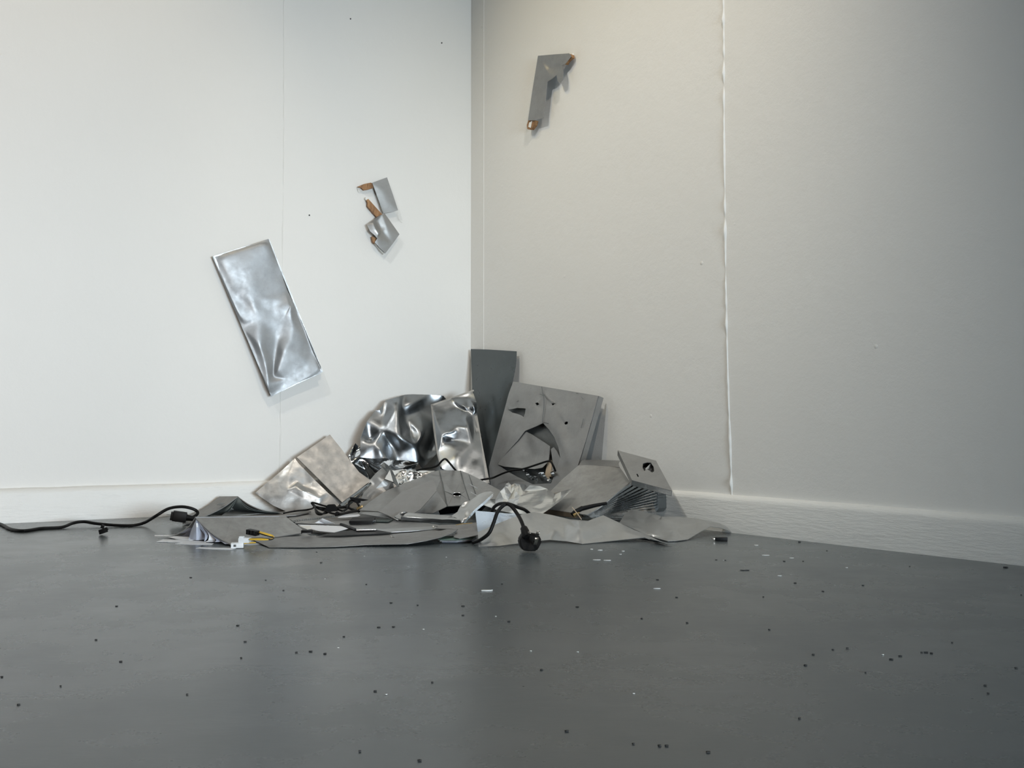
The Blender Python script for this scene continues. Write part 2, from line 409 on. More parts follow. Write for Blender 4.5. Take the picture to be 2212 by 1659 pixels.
def bar_run(pts, wd, hgt, closed=False):
    """flat edging bars along a polyline of wall positions"""
    bm = bmesh.new(); n = len(pts)
    for i in range(n if closed else n - 1):
        a, b = pts[i], pts[(i + 1) % n]; d = (b - a).normalized(); s = d.cross(NL).normalized()
        box((a + b) / 2, d * ((b - a).length / 2 + wd * 0.5), s * wd, NL * hgt, bm=bm)
    return bm
ring = [P(x, y, L(0.012)) for x, y in ((461, 555), (579, 519), (694, 803), (587, 853))]
link('edge_frame', bar_run(ring, 0.0022, 0.0095, True), M['alu_soft'], t, smooth=False)

t = thing('torn_plate', P(830, 470, L(0.0)), 'torn grey metal plate with broken brown wooden strips, pinned high on the left wall', 'metal scrap')
link('plate', relief([(804, 395, 0), (836, 383, 0), (848, 418, 0), (860, 454, 0), (845, 458, 0), (828, 461, 0), (820, 438, 0), (809.5, 409, 0)], [(826, 410, .003), (838, 438, .002)],
  plane=[(804, 395, L(.017)), (836, 383, L(.018)), (845, 458, L(.020))], thick=.004, cuts=3, amp=.0006), M['alu'], t)
link('plate', relief([(792.8, 485, .004), (808, 474, .004), (825, 463.5, .002), (831, 461, 0), (863, 506, 0), (848, 527, 0), (832.6, 547, 0), (820, 535, 0), (809.5, 523.5, .003), (815, 515, .008), (809, 508, .008), (799, 499, .006)],
  [(806, 483, .012), (812, 496, .014), (818, 505, .014), (813, 478, -.004), (820, 492, -.004), (825, 501, .0), (837, 495, .004)], creases=[(12, 13), (13, 14), (15, 16), (16, 17), (9, 17)],
  plane=[(800, 480, L(.020)), (831, 461, L(.018)), (832, 547, L(.022))], thick=.0035, cuts=3, soft=1), M['alu'], t)
def splint(name, pts, off, th, mat, parent, side='L'):
    n = NL if side == 'L' else NR
    link(name, prism([P(x, y, (side, off)) for x, y in pts], -n * th), mat, parent, smooth=False)
splint('wooden_strip', [(772.6, 403.4), (786, 397.5), (801, 394.4), (806, 398), (806, 406), (796, 409), (786.3, 410.6), (779.5, 405)], .014, .010, M['wood'], t)
splint('wooden_strip', [(795.7, 429.5), (812, 448), (826, 463), (815.2, 470.5), (793.5, 445.4), (794, 438), (791.5, 432)], .013, .010, M['wood'], t)
splint('wooden_strip', [(803.7, 510.5), (812, 514), (814, 519), (809.5, 526), (806, 523)], .018, .012, M['wood'], t)
splint('torn_card', [(771.5, 404.5), (779.5, 405.5), (784.5, 412.5), (774, 415.5)], .004, .003, M['card'], t)
splint('torn_card', [(789.5, 426), (795, 425), (796, 430), (792, 433.5), (789, 430)], .012, .006, M['card'], t)
splint('torn_card', [(809, 523), (812.5, 522.5), (830, 545), (829, 549), (821, 541)], .014, .012, M['card'], t)
link('wire', tube([(859, 457, L(.012)), (861, 467, L(.011)), (864.5, 477, L(.008)), (868.8, 480.5, L(.006))], .0005, 6), M['card'], t)

# ================================================================ scrap on the right wall
t = thing('bent_bracket', P(1150, 270, R(0.0)), 'torn L-shaped strip of grey metal with splintered brown ends, high on the right wall', 'metal scrap')
link('metal_skin', relief([(1162, 120.4, .004), (1196, 117.5, .004), (1229, 115.3, .004), (1234, 121, .002), (1222, 136.8, .004), (1214.5, 141, .006), (1216.5, 158, .010), (1215, 172, .014), (1210, 179, .012), (1205, 176, .012), (1202, 162, .010),
   (1192, 170, .012), (1182, 177, .008), (1180.5, 192, .006), (1179, 209, .004), (1176, 232, .004), (1174, 254.5, .004), (1155.7, 260, .004), (1140.5, 259.6, .004), (1150, 195, .004)],
  [(1170, 128, .006), (1196, 126, .005), (1176, 147, .007), (1190, 146, -.006), (1201, 143, -.004), (1172, 148, .004), (1202, 133, .008), (1168, 180, .006), (1160, 220, .006), (1186, 158, .010), (1168, 215, .003), (1163, 245, .005)],
  plane=[(1162, 120, R(.020)), (1229, 116, R(.020)), (1150, 258, R(.024))], thick=.0016, cuts=4, soft=2, amp=.0012, scale=45), M['alu'], t)
splint('wooden_strip', [(1229, 116), (1234, 117.5), (1235, 124), (1226, 131), (1221, 139), (1217, 138), (1218, 131), (1224, 125)], .018, .012, M['wood'], t, 'R')
splint('wooden_strip', [(1141, 260), (1156, 260), (1153, 270), (1146, 279.5), (1139, 279), (1138, 270)], .022, .014, M['wood'], t, 'R')
splint('torn_card', [(1228, 113.5), (1236, 115), (1236.5, 121), (1231, 119)], .012, .006, M['card'], t, 'R')
splint('torn_card', [(1143, 265), (1149, 261), (1146, 276), (1141, 274)], .0235, .002, M['card'], t, 'R')

# ================================================================ sheets leaning in the corner
tag(link('tall_sheet', loft([[(1018, 754, R(.012)), (1050, 755, R(.016)), (1085, 757, R(.018)), (1116.5, 759, R(.014))],
  [(1019, 790, R(.018)), (1050, 790, R(.026)), (1082, 792, R(.028)), (1114, 793, R(.020))],
  [(1021, 840, R(.030)), (1050, 842, R(.044)), (1078, 842, R(.046)), (1104, 840, R(.034))],
  [(1023, 940, R(.046)), (1045, 940, R(.060)), (1062, 940, R(.062)), (1082, 940, R(.052))],
  [(1025, 1081, R(.06)), (1038, 1083, R(.07)), (1050, 1087, R(.07)), (1066, 1092, R(.066))]], .0016, 5, 5), M['dark_sheet']),
  'tall dark grey sheet standing upright right in the corner', 'metal sheet')

t = thing('dented_box', P(1130, 1090, R(.10)), 'large dull metal panel with a deep tear and small holes, leaning on the right wall', 'metal panel')
PH = [(1108.5, 824, R(.042)), (1292, 855, R(.036)), (1150, 1060, R(.125))]
tear = [(1134, 931, .004), (1158, 921, .002), (1173, 914, 0), (1186, 928, 0), (1197, 944, 0), (1206, 966, 0), (1210, 987, 0), (1204, 1008, 0), (1197, 1028, 0), (1190, 1044, 0), (1150, 1046, 0), (1118, 1030, 0), (1096, 1018, 0), (1074.5, 1003, 0), (1098, 974, .003), (1118, 952, .004)]
front = relief([(1108.5, 824, 0), (1173, 835, 0), (1292, 855, 0), (1280, 898, 0), (1266, 948, 0), (1248, 1006, 0), (1228, 1065, 0), (1205, 1080, 0), (1120, 1084, 0), (1062, 1074, 0), (1056, 1008, 0), (1072, 950, 0), (1086, 898, 0), (1099, 850, 0)],
  [(1173, 855, -.003), (1176, 853, .004), (1177, 880, .004), (1173, 882, -.003), (1176, 905, .003), (1196, 880, .004), (1200, 920, .008), (1212, 950, .010), (1150, 880, .004), (1140, 905, .002), (1120, 920, .004), (1110, 870, .003), (1230, 890, .002), (1250, 930, .003), (1225, 985, .008), (1212, 1030, .004), (1090, 960, .003), (1075, 990, .002), (1120, 935, .008), (1230, 940, .001), (1125, 860, .004)],
  creases=[(1, 14), (14, 17), (17, 18), (18, 20), (20, 21)],
  holes=[tear, [(1097, 885, 0), (1108, 883, 0), (1117.5, 881, 0), (1135.6, 882.4, .004), (1134, 893, .002), (1131, 901, 0), (1126, 897, 0), (1117.5, 894, 0), (1106, 891, 0)],
         [(1156, 871, 0), (1161, 869, .003), (1165, 873, 0), (1160, 876, 0)], [(1191, 872, 0), (1197, 871, .003), (1201, 870, 0), (1194, 876, 0)], [(1219, 914, 0), (1222, 910.5, .002), (1227, 911, 0), (1226, 916, 0), (1221, 917.5, 0)]],
  plane=PH, thick=.0014, cuts=3, soft=2, amp=.0016, scale=18)
fsh = link('front_sheet', front, M['alu'], t, sharp=45)
pn = (P(*PH[1]) - P(*PH[0])).cross(P(*PH[2]) - P(*PH[0])).normalized()
if pn.y > 0: pn = -pn
def hback(x, y, d): return on_plane(x, y, P(*PH[0]) - pn * d, pn)
link('side_return', prism([on_plane(1289, 855, P(*PH[0]), pn), on_plane(1294.5, 855.6, P(*PH[0]) - pn * .004, pn), on_plane(1251, 1006, P(*PH[0]) - pn * .004, pn), on_plane(1232, 1055, P(*PH[0]) - pn * .002, pn), on_plane(1228, 1055, P(*PH[0]), pn), on_plane(1246, 1006, P(*PH[0]), pn)], -pn * .019), M['alu'], t, smooth=False)
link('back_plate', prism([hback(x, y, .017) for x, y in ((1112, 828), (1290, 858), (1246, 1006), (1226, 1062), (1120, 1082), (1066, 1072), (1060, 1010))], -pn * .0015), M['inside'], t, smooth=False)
link('torn_flap', relief([(1135.6, 932, -.002), (1150, 939, .006), (1167, 950, .010), (1178, 957, .006), (1188, 964, 0), (1187, 978, -.004), (1185, 996, -.004), (1172, 1010, .002), (1155, 1013, .008), (1135.6, 1012, .012), (1112, 1010, .010), (1090, 1008, .012), (1074.6, 1003.4, .004), (1096, 975, 0), (1117, 952, 0)],
  [(1137, 961, -.008), (1148, 985, -.004), (1154, 1000, .006), (1160, 965, .006), (1115, 985, .004), (1172, 985, .002), (1128, 1000, -.002)], creases=[(0, 15), (15, 16), (16, 17)], plane=[(a, b, c) for a, b, c in PH], thick=.0012, cuts=3, soft=1, amp=.001, scale=30), M['alu'], t, sharp=40)
link('torn_flap', relief([(1190, 970, -.006), (1196, 966, -.004), (1203, 975, -.004), (1209.5, 988, -.003), (1204, 1010, -.006), (1196, 1034, -.006), (1192, 1020, -.010), (1194, 1000, -.012)], plane=PH, thick=.0012, cuts=2), M['alu'], t)
link('split_seam', tube([on_plane(x, y, P(*PH[0]) + pn * .0005, pn) + pn * .004 for x, y in ((1172.5, 836), (1174, 850), (1177, 862), (1176.5, 885), (1174.5, 900), (1173.5, 914))], .0010, 5, n=3), M['inside'], fsh)
for q in (((1167, 852), (1177, 855)), ((1196, 868), (1202, 874)), ((1174, 913), (1186, 915)), ((1246, 850), (1251, 851)), ((1257, 858), (1261, 862)), ((1262, 905), (1257, 925)), ((1118, 868), (1122, 866))):
    link('scratch', tube([on_plane(x, y, P(*PH[0]), pn) + pn * .0035 for x, y in q], .0007, 4, n=1), M['inside'], fsh)
link('wooden_strip', prism([hback(x, y, .010) for x, y in ((1183, 995), (1191.5, 995), (1190.4, 1030), (1176.5, 1029))], -pn * .010), M['wood_pale'], t, smooth=False)
random.seed(3)
for k in range(9):
    x = 1128 + k * 7.2; y = 1012 + (k % 4) * 4; a = random.uniform(-.6, .6)
    q = [(x + random.uniform(-3, 3), y + random.uniform(0, 6)) for _ in range(1)][0]
    link('foil_shred', loft([[on_plane(q[0], q[1], P(*PH[0]) - pn * random.uniform(.002, .012), pn), on_plane(q[0] + 6 * math.cos(a + .8), q[1] + 7, P(*PH[0]) + pn * random.uniform(0, .012), pn), on_plane(q[0] + 9 * math.cos(a), q[1] + 15, P(*PH[0]) - pn * .004, pn)],
      [on_plane(q[0] + 6, q[1] - 2, P(*PH[0]) - pn * random.uniform(.002, .012), pn), on_plane(q[0] + 9, q[1] + 6, P(*PH[0]) + pn * random.uniform(0, .012), pn), on_plane(q[0] + 14, q[1] + 12, P(*PH[0]) - pn * .004, pn)]], .0004, 4, 2), M['foil'], t)

tag(link('crumpled_sheet', relief([(778, 988, L(.10)), (779, 947, L(.085)), (793, 910, L(.07)), (811, 886, L(.055)), (820, 885.6, L(.06)), (833, 865, L(.045)), (860.5, 857, L(.05)), (875, 852.5, L(.032)), (892, 851.6, L(.03)), (925, 852.5, L(.03)), (957.7, 855, L(.04)), (963, 861, L(.03)), (962, 905, L(.05)), (960, 950, L(.07)), (945, 978, L(.09)), (912.5, 1012, L(.13)), (903, 998.6, L(.13)), (880, 995, L(.12)), (858, 994, L(.11)), (831, 989.5, L(.125)), (808.5, 990.7, L(.11))],
  [(859, 874, L(.085)), (826.6, 931, L(.10)), (862.7, 943, L(.135)), (830, 958, L(.105)), (874, 901, L(.055)), (913.6, 937.5, L(.115)), (899, 963.5, L(.13)), (861.6, 922, L(.12)), (934, 910, L(.05)), (868, 880, L(.06)), (890, 872, L(.065)), (905, 890, L(.045)), (828, 900, L(.065)), (822, 972, L(.12)), (845, 960, L(.09)), (870, 975, L(.115)), (925, 975, L(.07)), (935, 950, L(.06)), (918, 995, L(.115)), (800, 950, L(.07)), (805, 958, L(.105)), (880, 940, L(.10)), (885, 925, L(.075)), (945, 880, L(.035)), (848, 905, L(.10)), (892, 950, L(.105))],
  creases=[(6, 21), (21, 22), (21, 25), (25, 26), (22, 24), (23, 28), (28, 21), (26, 27), (23, 27), (27, 39), (23, 35), (29, 26), (24, 34), (34, 19), (30, 25), (26, 38), (27, 37), (24, 41), (41, 1)],
  thick=.0012, cuts=4, soft=2, amp=.002, scale=12), M['alu_bright'], sharp=60),
  'large torn crumpled shiny metal sheet leaning on the left wall beside the corner', 'metal sheet')

tag(link('mirror_foil', relief([(752, 985, L(0.041)), (760, 970, L(0.033)), (768, 957, L(0.028)), (770, 960, L(0.028)), (778, 966, L(0.030)), (800, 975, L(0.033)), (850, 985, L(0.065)), (904, 1000, L(0.080)), (903, 1003, L(0.085)), (894, 1014, L(0.100)), (870, 1016, L(0.120)), (835, 1024, L(0.106)), (800, 1036, L(0.072)), (775, 1020, L(0.066)), (760, 1000, L(0.055))],
  [(780, 985, L(0.055)), (800, 1005, L(0.066)), (770, 975, L(0.028)), (788, 1014, L(0.050)), (820, 1000, L(0.063)), (845, 1008, L(0.098)), (868, 1000, L(0.085)), (880, 1008, L(0.110))], thick=.0006, cuts=4, soft=2, amp=.005, scale=16, crumple=.0015, cscale=20), M['foil'], sharp=70),
  'mirror-bright crinkled foil under the crumpled sheet by the left wall', 'foil')

t = thing('bent_box_panel', P(1000, 1080, 3.2), 'narrow dented metal box panel standing upright before the tall dark sheet', 'metal panel')
PFp = [(931, 873, 3.33), (1023, 842, 3.38), (1000, 1050, 3.14)]
link('front_sheet', relief([(934, 875, 0), (975, 861, 0), (1021, 845, 0), (1029, 868, .004), (1030, 890, -.004), (1036, 935, 0), (1043, 985, 0), (1050, 1042, 0), (1030, 1038, 0), (990, 1028, 0), (955, 1012, 0), (946, 975, 0), (940, 925, 0)],
  [(946, 920, .010), (955, 941, .022), (970, 936, .030), (985, 920, .026), (1000, 905, .018), (1010, 890, .004), (1000, 876, .022), (1012, 880, .012), (1023, 876, .030), (1026, 890, .008), (1012, 924, .034), (1005, 905, .030), (990, 931, .020), (960, 950, -.006), (985, 950, .006), (1020, 900, .000), (1024, 930, -.002), (1020, 960, .010), (1035, 1000, .004), (985, 965, .016), (987, 990, .018), (965, 975, .008), (960, 958, .010), (1010, 1000, .003), (990, 880, -.004), (960, 890, -.004), (1010, 860, -.008)],
  creases=[(14, 15), (15, 16), (16, 17), (14, 25), (25, 23), (21, 22), (23, 29), (24, 23), (26, 27), (32, 33), (28, 29), (29, 30)],
  plane=PFp, thick=.0012, cuts=4, soft=2, amp=.0014, scale=20), M['alu_bright'], t, sharp=60)
fpn = (P(*PFp[1]) - P(*PFp[0])).cross(P(*PFp[2]) - P(*PFp[0])).normalized()
if fpn.y > 0: fpn = -fpn
def fp(x, y, d=0): return on_plane(x, y, P(*PFp[0]) - fpn * d, fpn)
link('edge_rail', prism([fp(930.6, 873.5), fp(936, 872), fp(941, 925), (fp(949, 978)), fp(957, 1010), fp(951, 1008), fp(943.5, 978), fp(936, 925)], -fpn * .012), M['alu'], t, smooth=False)
link('edge_rail', prism([fp(930.6, 874), fp(1023, 841.5), fp(1024, 845), fp(933, 877)], -fpn * .014), M['alu_soft'], t, smooth=False)
link('edge_rail', prism([fp(1023, 900), fp(1031, 897), fp(1042, 960), fp(1058, 1044), fp(1049, 1044), fp(1035, 965)], -fpn * .014), M['alu_dirty'], t, smooth=False)
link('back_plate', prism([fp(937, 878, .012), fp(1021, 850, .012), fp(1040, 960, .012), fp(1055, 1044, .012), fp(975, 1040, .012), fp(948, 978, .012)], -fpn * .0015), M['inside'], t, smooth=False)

tag(link('torn_plate', relief([(551, 1065, 0), (560, 1057, 0), (590, 1032, 0), (610, 1015, 0), (637, 990, 0), (645, 1001, 0), (680, 1037, 0), (710, 1066, 0), (738, 1085, 0), (728, 1094, 0), (690, 1100, 0), (650, 1104, 0), (619, 1105, 0), (590, 1092, 0), (570, 1078, 0)],
  [(600, 1040, .002), (625, 1020, .004), (660, 1030, -.002), (640, 1050, .010), (620, 1058, .006), (652, 1060, .012), (672, 1056, .002), (665, 1064, .010), (690, 1075, .006), (655, 1078, .003), (610, 1075, .004), (690, 1088, .002), (643, 1040, .001), (655, 1050, -.003)],
  creases=[(18, 19), (18, 20), (20, 22), (17, 27), (27, 28), (28, 21)],
  plane=[(637, 990, L(.052)), (551, 1065, L(.060)), (650, 1105, L(.115))], thick=.0014, cuts=4, soft=0, amp=.0012, scale=26, crumple=.0016, cscale=34), M['alu_soft'], sharp=50),
  'creased bright metal plate leaning on the left skirting beneath a plain plate', 'metal plate')
tag(link('plain_plate', relief([(641, 988, 0), (676, 964, 0), (712.5, 938.5, 0), (738, 970, 0), (757, 996, 0), (776, 1020, .004), (801.5, 1038, .012), (770, 1062, .006), (739, 1085, 0), (706, 1052, 0), (672, 1018, 0)], [(700, 1000, 0), (740, 1030, .001), (770, 1035, .005)],
  plane=[(712, 938.5, L(.040)), (641, 988, L(.062)), (739, 1085, L(.150))], thick=.0032, cuts=3, soft=1, amp=.0005), M['alu_dirty'], sharp=30),
  'scuffed square metal plate resting over a creased plate, left side of the heap', 'metal plate')
tag(link('curled_strip', loft([[(735, 1090, 2.98), (758, 1072, 3.0), (780, 1056, 3.02), (801, 1042, 3.04)], [(741, 1095, 2.97), (762, 1078, 2.99), (783, 1061, 3.01), (802, 1044, 3.04)], [(752, 1094, 2.99), (768, 1080, 3.01), (787, 1062, 3.03), (803, 1045, 3.05)]], .0008, 5, 3), M['fin']),
  'narrow curled blue-grey strip below the square plate', 'metal strip')

# ================================================================ middle of the heap
t = thing('folded_cover', P(940, 1110, Z(0.0)), 'creased grey metal casing with a round hole, tented in the middle of the heap', 'metal casing')
csg = link('casing', relief([(777, 1102, 2.93), (800, 1083, 2.98), (830, 1062, 3.03), (862, 1048, 3.06), (900, 1034, 3.09), (932, 1019.8, 3.12), (949.5, 1015.5, 3.13), (995, 1016.6, 3.13), (1012, 1023, 3.10), (1036, 1035, 3.06), (1060, 1048, 3.01), (1082, 1060, 2.97), (1072, 1075, 2.93), (1055, 1090, 2.90), (1018, 1084, 2.94), (993, 1091.5, 2.93), (966, 1093.6, 2.93), (936, 1108, 2.90), (908, 1108, 2.90), (870, 1107, 2.90), (850, 1106, 2.90), (820, 1105, 2.90)],
  [(952, 1035, 3.09), (958, 1060, 3.03), (998, 1035, 3.09), (1006, 1060, 3.02), (930, 1040, 3.075), (942, 1058, 3.02), (1022, 1058, 3.01), (870, 1075, 3.0), (900, 1062, 3.03)],
  creases=[(6, 22), (22, 23), (23, 16), (7, 24), (24, 25), (25, 14)],
  holes=[[(977.5 + 9.5 + 9.3 * math.cos(a), 1067.8 + 3.8 * math.sin(a), 3.0) for a in (k * math.pi / 8 for k in range(16))]], thick=.0016, cuts=3, soft=0, amp=.0006), M['alu'], t, sharp=12)
for nm, pts in (('fold_line', [(949.5, 1016, 3.122), (954, 1036, 3.082), (960, 1062, 3.018), (966, 1092, 2.925)]), ('fold_line', [(995, 1017, 3.122), (1001, 1040, 3.072), (1008, 1062, 3.01), (1015, 1083, 2.93)]), ('fold_line', [(1013, 1026, 3.09), (1020, 1045, 3.035), (1027, 1066, 2.975)])):
    link(nm, tube(pts, .0011, 6), M['inside'], csg)
link('scratch', tube([(1011, 1044, 3.035), (1022, 1050, 3.01), (1032, 1055, 2.99)], .0009, 5), M['edge'], csg)
link('scratch', tube([(1017, 1063, 2.985), (1026, 1068, 2.965), (1033, 1072, 2.955)], .0009, 5), M['edge'], csg)
link('hole_shade', prism([P(968, 1056, 3.07), P(1005, 1056, 3.07), P(1008, 1080, 3.03), P(972, 1080, 3.03)], Vector((0, .002, -.002))), M['black_matt'], t, smooth=False)  # black plate added behind the hole to stand for the shade inside
link('hole_rim', tube([(987 + 9.3 * math.cos(a), 1067.8 + 3.8 * math.sin(a), 2.998) for a in (k * math.pi / 6 for k in range(13))], .00035, 6, n=2), M['edge'], csg)
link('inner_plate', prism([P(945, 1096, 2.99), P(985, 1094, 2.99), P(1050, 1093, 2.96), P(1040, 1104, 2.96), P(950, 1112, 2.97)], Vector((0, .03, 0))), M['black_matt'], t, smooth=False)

tag(link('smooth_panel', relief([(818, 1105, 2.83), (840, 1087, 2.87), (868, 1062.4, 2.93), (905, 1048, 2.965), (930, 1038, 2.99), (937, 1037.4, 2.99), (941, 1048, 2.965), (943, 1060, 2.94), (926, 1080, 2.895), (908, 1100, 2.85), (895, 1108, 2.83), (858, 1124, 2.785), (838, 1113, 2.81)],
  [(880, 1085, 2.875), (910, 1065, 2.92), (850, 1100, 2.84)], thick=.0022, cuts=3, soft=0), M['grey_flat'], sharp=30),
  'smooth grey six-sided plate lying over the left slope of the creased casing', 'metal plate')
tag(link('under_flap', relief([(773, 1108, 2.84), (790, 1106, 2.85), (820, 1107, 2.85), (850, 1112, 2.85), (862, 1125, 2.79), (835, 1118, 2.81), (800, 1113, 2.82)], thick=.0015, cuts=2, soft=0), M['alu'], sharp=30),
  'thin grey flap sticking out under the six-sided plate above a black drive', 'metal strip')

t = thing('crushed_channel', P(996, 1130, Z(0.0)), 'crushed L-shaped metal channel lying across the front of the heap', 'metal strip')
link('long_arm', relief([(851.6, 1115.4, 2.77), (862, 1110, 2.78), (880.7, 1107, 2.79), (920, 1110, 2.80), (949, 1112, 2.80), (976, 1113.5, 2.79), (988, 1106, 2.79), (1001, 1112, 2.77), (1006, 1122, 2.75), (996, 1130.5, 2.74), (985, 1129, 2.74), (940, 1125, 2.75), (900, 1122, 2.76), (868, 1121, 2.76), (857, 1119, 2.765)],
  [(875, 1114, 2.765), (920, 1117, 2.762), (960, 1120, 2.758), (993, 1123, 2.742), (870, 1110.5, 2.80), (930, 1113, 2.80), (975, 1116, 2.79)], creases=[(15, 16), (16, 17), (17, 18)], thick=.004, cuts=3, soft=1, amp=.002, scale=40, crumple=.002, cscale=40), M['alu_soft'], t, sharp=50)
link('short_arm', relief([(980, 1116, 2.77), (988, 1106, 2.78), (994, 1094, 2.79), (1001, 1086, 2.79), (1018, 1080, 2.80), (1034, 1068, 2.81), (1046, 1063, 2.81), (1060, 1061, 2.80), (1065.5, 1064, 2.79), (1064, 1071, 2.78), (1050, 1083, 2.765), (1030, 1098, 2.75), (1012, 1116, 2.745), (997, 1130, 2.735), (992, 1122, 2.75)],
  [(1005, 1104, 2.762), (1025, 1088, 2.775), (1045, 1073, 2.785), (1058, 1064, 2.79), (1002, 1120, 2.74), (1002, 1095, 2.785)], creases=[(15, 16), (16, 17), (17, 18)], thick=.004, cuts=3, soft=1, amp=.002, scale=40, crumple=.002, cscale=40), M['alu_soft'], t, sharp=50)
link('side_wall', loft([[(866, 1116, 2.757), (900, 1118.5, 2.753), (945, 1121, 2.747), (995, 1124, 2.737)], [(866, 1122, 2.758), (900, 1125, 2.755), (945, 1128.5, 2.748), (995, 1131.5, 2.738)]], .0012, 5, 2, .0015, 40), M['alu_bright'], t)
link('side_wall', loft([[(1000, 1129, 2.735), (1020, 1106, 2.742), (1045, 1083, 2.76), (1064, 1067, 2.775)], [(1003, 1132, 2.736), (1024, 1108, 2.744), (1048, 1087, 2.761), (1065, 1071, 2.776)]], .0012, 5, 2, .0015, 40), M['edge'], t)

tag(link('bright_foil_triangle', relief([(845.5, 1015.6, 3.16), (880, 1014.5, 3.17), (940, 1016.6, 3.17), (930, 1023, 3.15), (900, 1035, 3.13), (866.4, 1048, 3.10), (860.4, 1049, 3.10), (852, 1032, 3.13)],
  [(870, 1020, 3.155), (885, 1018, 3.14), (878, 1030, 3.14), (868, 1040, 3.10), (895, 1025, 3.155), (910, 1020, 3.14), (862, 1034, 3.14), (874, 1042, 3.125)], thick=.0006, cuts=3, soft=1, amp=.006, scale=40, crumple=.006, cscale=50), M['foil_white'], sharp=70),
  'small crinkled silver foil triangle behind the creased casing', 'foil')
tag(link('tented_sheet', relief([(799.7, 1036, 3.09), (812, 1022, 3.11), (825.6, 1009.7, 3.13), (837.5, 1018.6, 3.11), (830.5, 1035.5, 3.08), (846, 1041, 3.09), (860, 1050, 3.085), (832, 1064, 3.07), (800, 1084, 3.03), (782, 1098, 2.99), (776, 1088, 3.00), (786, 1062, 3.06)],
  [(818, 1030, 3.085), (812, 1055, 3.07), (835, 1050, 3.08), (826, 1040, 3.075)], creases=[(2, 12), (12, 13), (12, 15)], thick=.0012, cuts=3, soft=0, amp=.002, scale=30), M['alu'], sharp=25),
  'small bent grey sheet peaking between the square plate and the casing', 'metal sheet')
t = thing('folded_strip', P(845, 1050, 3.08), 'narrow folded dark metal strip with a small white sticker, behind the casing', 'metal strip')
stp = link('strip', relief([(821.6, 1004.7, 3.10), (829.6, 998.7, 3.11), (838, 1005, 3.10), (845.5, 1013.6, 3.09), (854, 1030, 3.065), (862.4, 1050.4, 3.03), (858, 1051, 3.03), (846, 1036, 3.055), (838, 1022, 3.075)], [(846, 1024, 3.08), (834, 1012, 3.10)], thick=.0014, cuts=2, soft=0), M['inside'], t, sharp=25)
link('sticker', prism([P(833.4, 999, 3.094), P(836.5, 994.6, 3.094), P(843.6, 995.2, 3.09), P(837.5, 1002, 3.09)], Vector((0, .001, 0))), M['white_plastic'], stp, smooth=False)
link('white_scrap', prism([P(831, 1034.5, 3.06), P(842, 1015, 3.075), P(849.5, 1041, 3.04)], Vector((0, .001, 0))), M['foil_white'], t, smooth=False)

# ---- crinkled foil sheet, right of the casing
tag(link('crinkled_foil_sheet', relief([(1045, 1091, 2.800), (1060, 1078, 2.840), (1070, 1078, 2.843), (1080, 1062, 2.857), (1090, 1052, 2.850), (1093, 1045, 2.875), (1098, 1041, 2.857), (1104, 1048, 2.847), (1112, 1044, 2.863), (1122, 1046, 2.830), (1145, 1048, 2.840), (1166, 1050, 2.830), (1182, 1056, 2.810), (1196, 1065, 2.780), (1212, 1062, 2.770), (1225, 1058, 2.770), (1238, 1055.5, 2.760), (1215, 1078, 2.700), (1190, 1097, 2.650), (1170, 1111, 2.610), (1140, 1112, 2.610), (1105, 1108, 2.655), (1075, 1102, 2.735)],
  [(1096, 1054, 2.830), (1112, 1056, 2.843), (1104, 1066, 2.797), (1120, 1058, 2.800), (1092, 1068, 2.837), (1098, 1080, 2.787), (1088, 1079, 2.783), (1130, 1062, 2.825), (1122, 1072, 2.760), (1142, 1065, 2.790), (1118, 1090, 2.703), (1150, 1095, 2.675), (1165, 1080, 2.730), (1180, 1088, 2.690), (1170, 1085, 2.700), (1195, 1078, 2.720), (1200, 1068, 2.740), (1160, 1064, 2.800), (1140, 1080, 2.745), (1070, 1090, 2.783), (1205, 1075, 2.740), (1168, 1098, 2.660)],
  creases=[(8, 24), (24, 28), (7, 25), (25, 27), (27, 28), (28, 33), (30, 31), (31, 32), (12, 30), (37, 38), (38, 13), (36, 37), (21, 33), (38, 39)],
  thick=.0008, cuts=3, soft=0, amp=.002, scale=26, crumple=.0006, cscale=30), M['foil_white'], sharp=24),
  'crumpled silver foil sheet with a dark pointed wing, centre right of the heap', 'foil')

# ---- the box with metal leaves at the right
t = thing('leaf_box', P(1290, 1118, Z(0.0)), 'open metal box with plain cover and a fan of dark metal leaves, right of heap', 'metal casing')
link('cover', relief([(1251, 1004, R(.134)), (1295, 1006, R(.101)), (1339, 1009.6, R(.085)), (1350, 1025, R(.12)), (1361, 1041.5, R(.16)), (1335, 1062, R(.21)), (1309, 1085, R(.26)), (1290, 1100, R(.28)), (1268, 1112, R(.30)), (1240, 1108, R(.305)), (1200, 1102, R(.315)), (1172, 1097, R(.32)), (1190, 1060, R(.24)), (1215, 1035, R(.17))],
  [(1270, 1050, R(.185)), (1300, 1040, R(.15)), (1240, 1075, R(.235))], thick=.0025, cuts=3, soft=1, amp=.0018, scale=12), M['alu_dirty'], t, sharp=30)
link('spine', loft([[(1251, 1004, R(.135)), (1295, 1006, R(.102)), (1339, 1009.6, R(.087))], [(1256, 996, R(.105)), (1295, 997, R(.06)), (1336, 1001, R(.072))], [(1258, 992.7, R(.05)), (1298, 993.5, R(.045)), (1339, 994.7, R(.05))]], .002, 5, 4), M['alu'], t)
ap = P(1271, 1117, R(.30)); NLV = 19
def seg(u, path):
    for (u0, p0), (u1, p1) in zip(path, path[1:]):
        if u <= u1: f = (u - u0) / (u1 - u0); return [x + (y - x) * f for x, y in zip(p0, p1)]
    return path[-1][1]
FAN = [(0, (1359, 1045, .150)), (.30, (1419, 1064, .062)), (.62, (1415, 1104, .060)), (1.0, (1330, 1133, .19))]
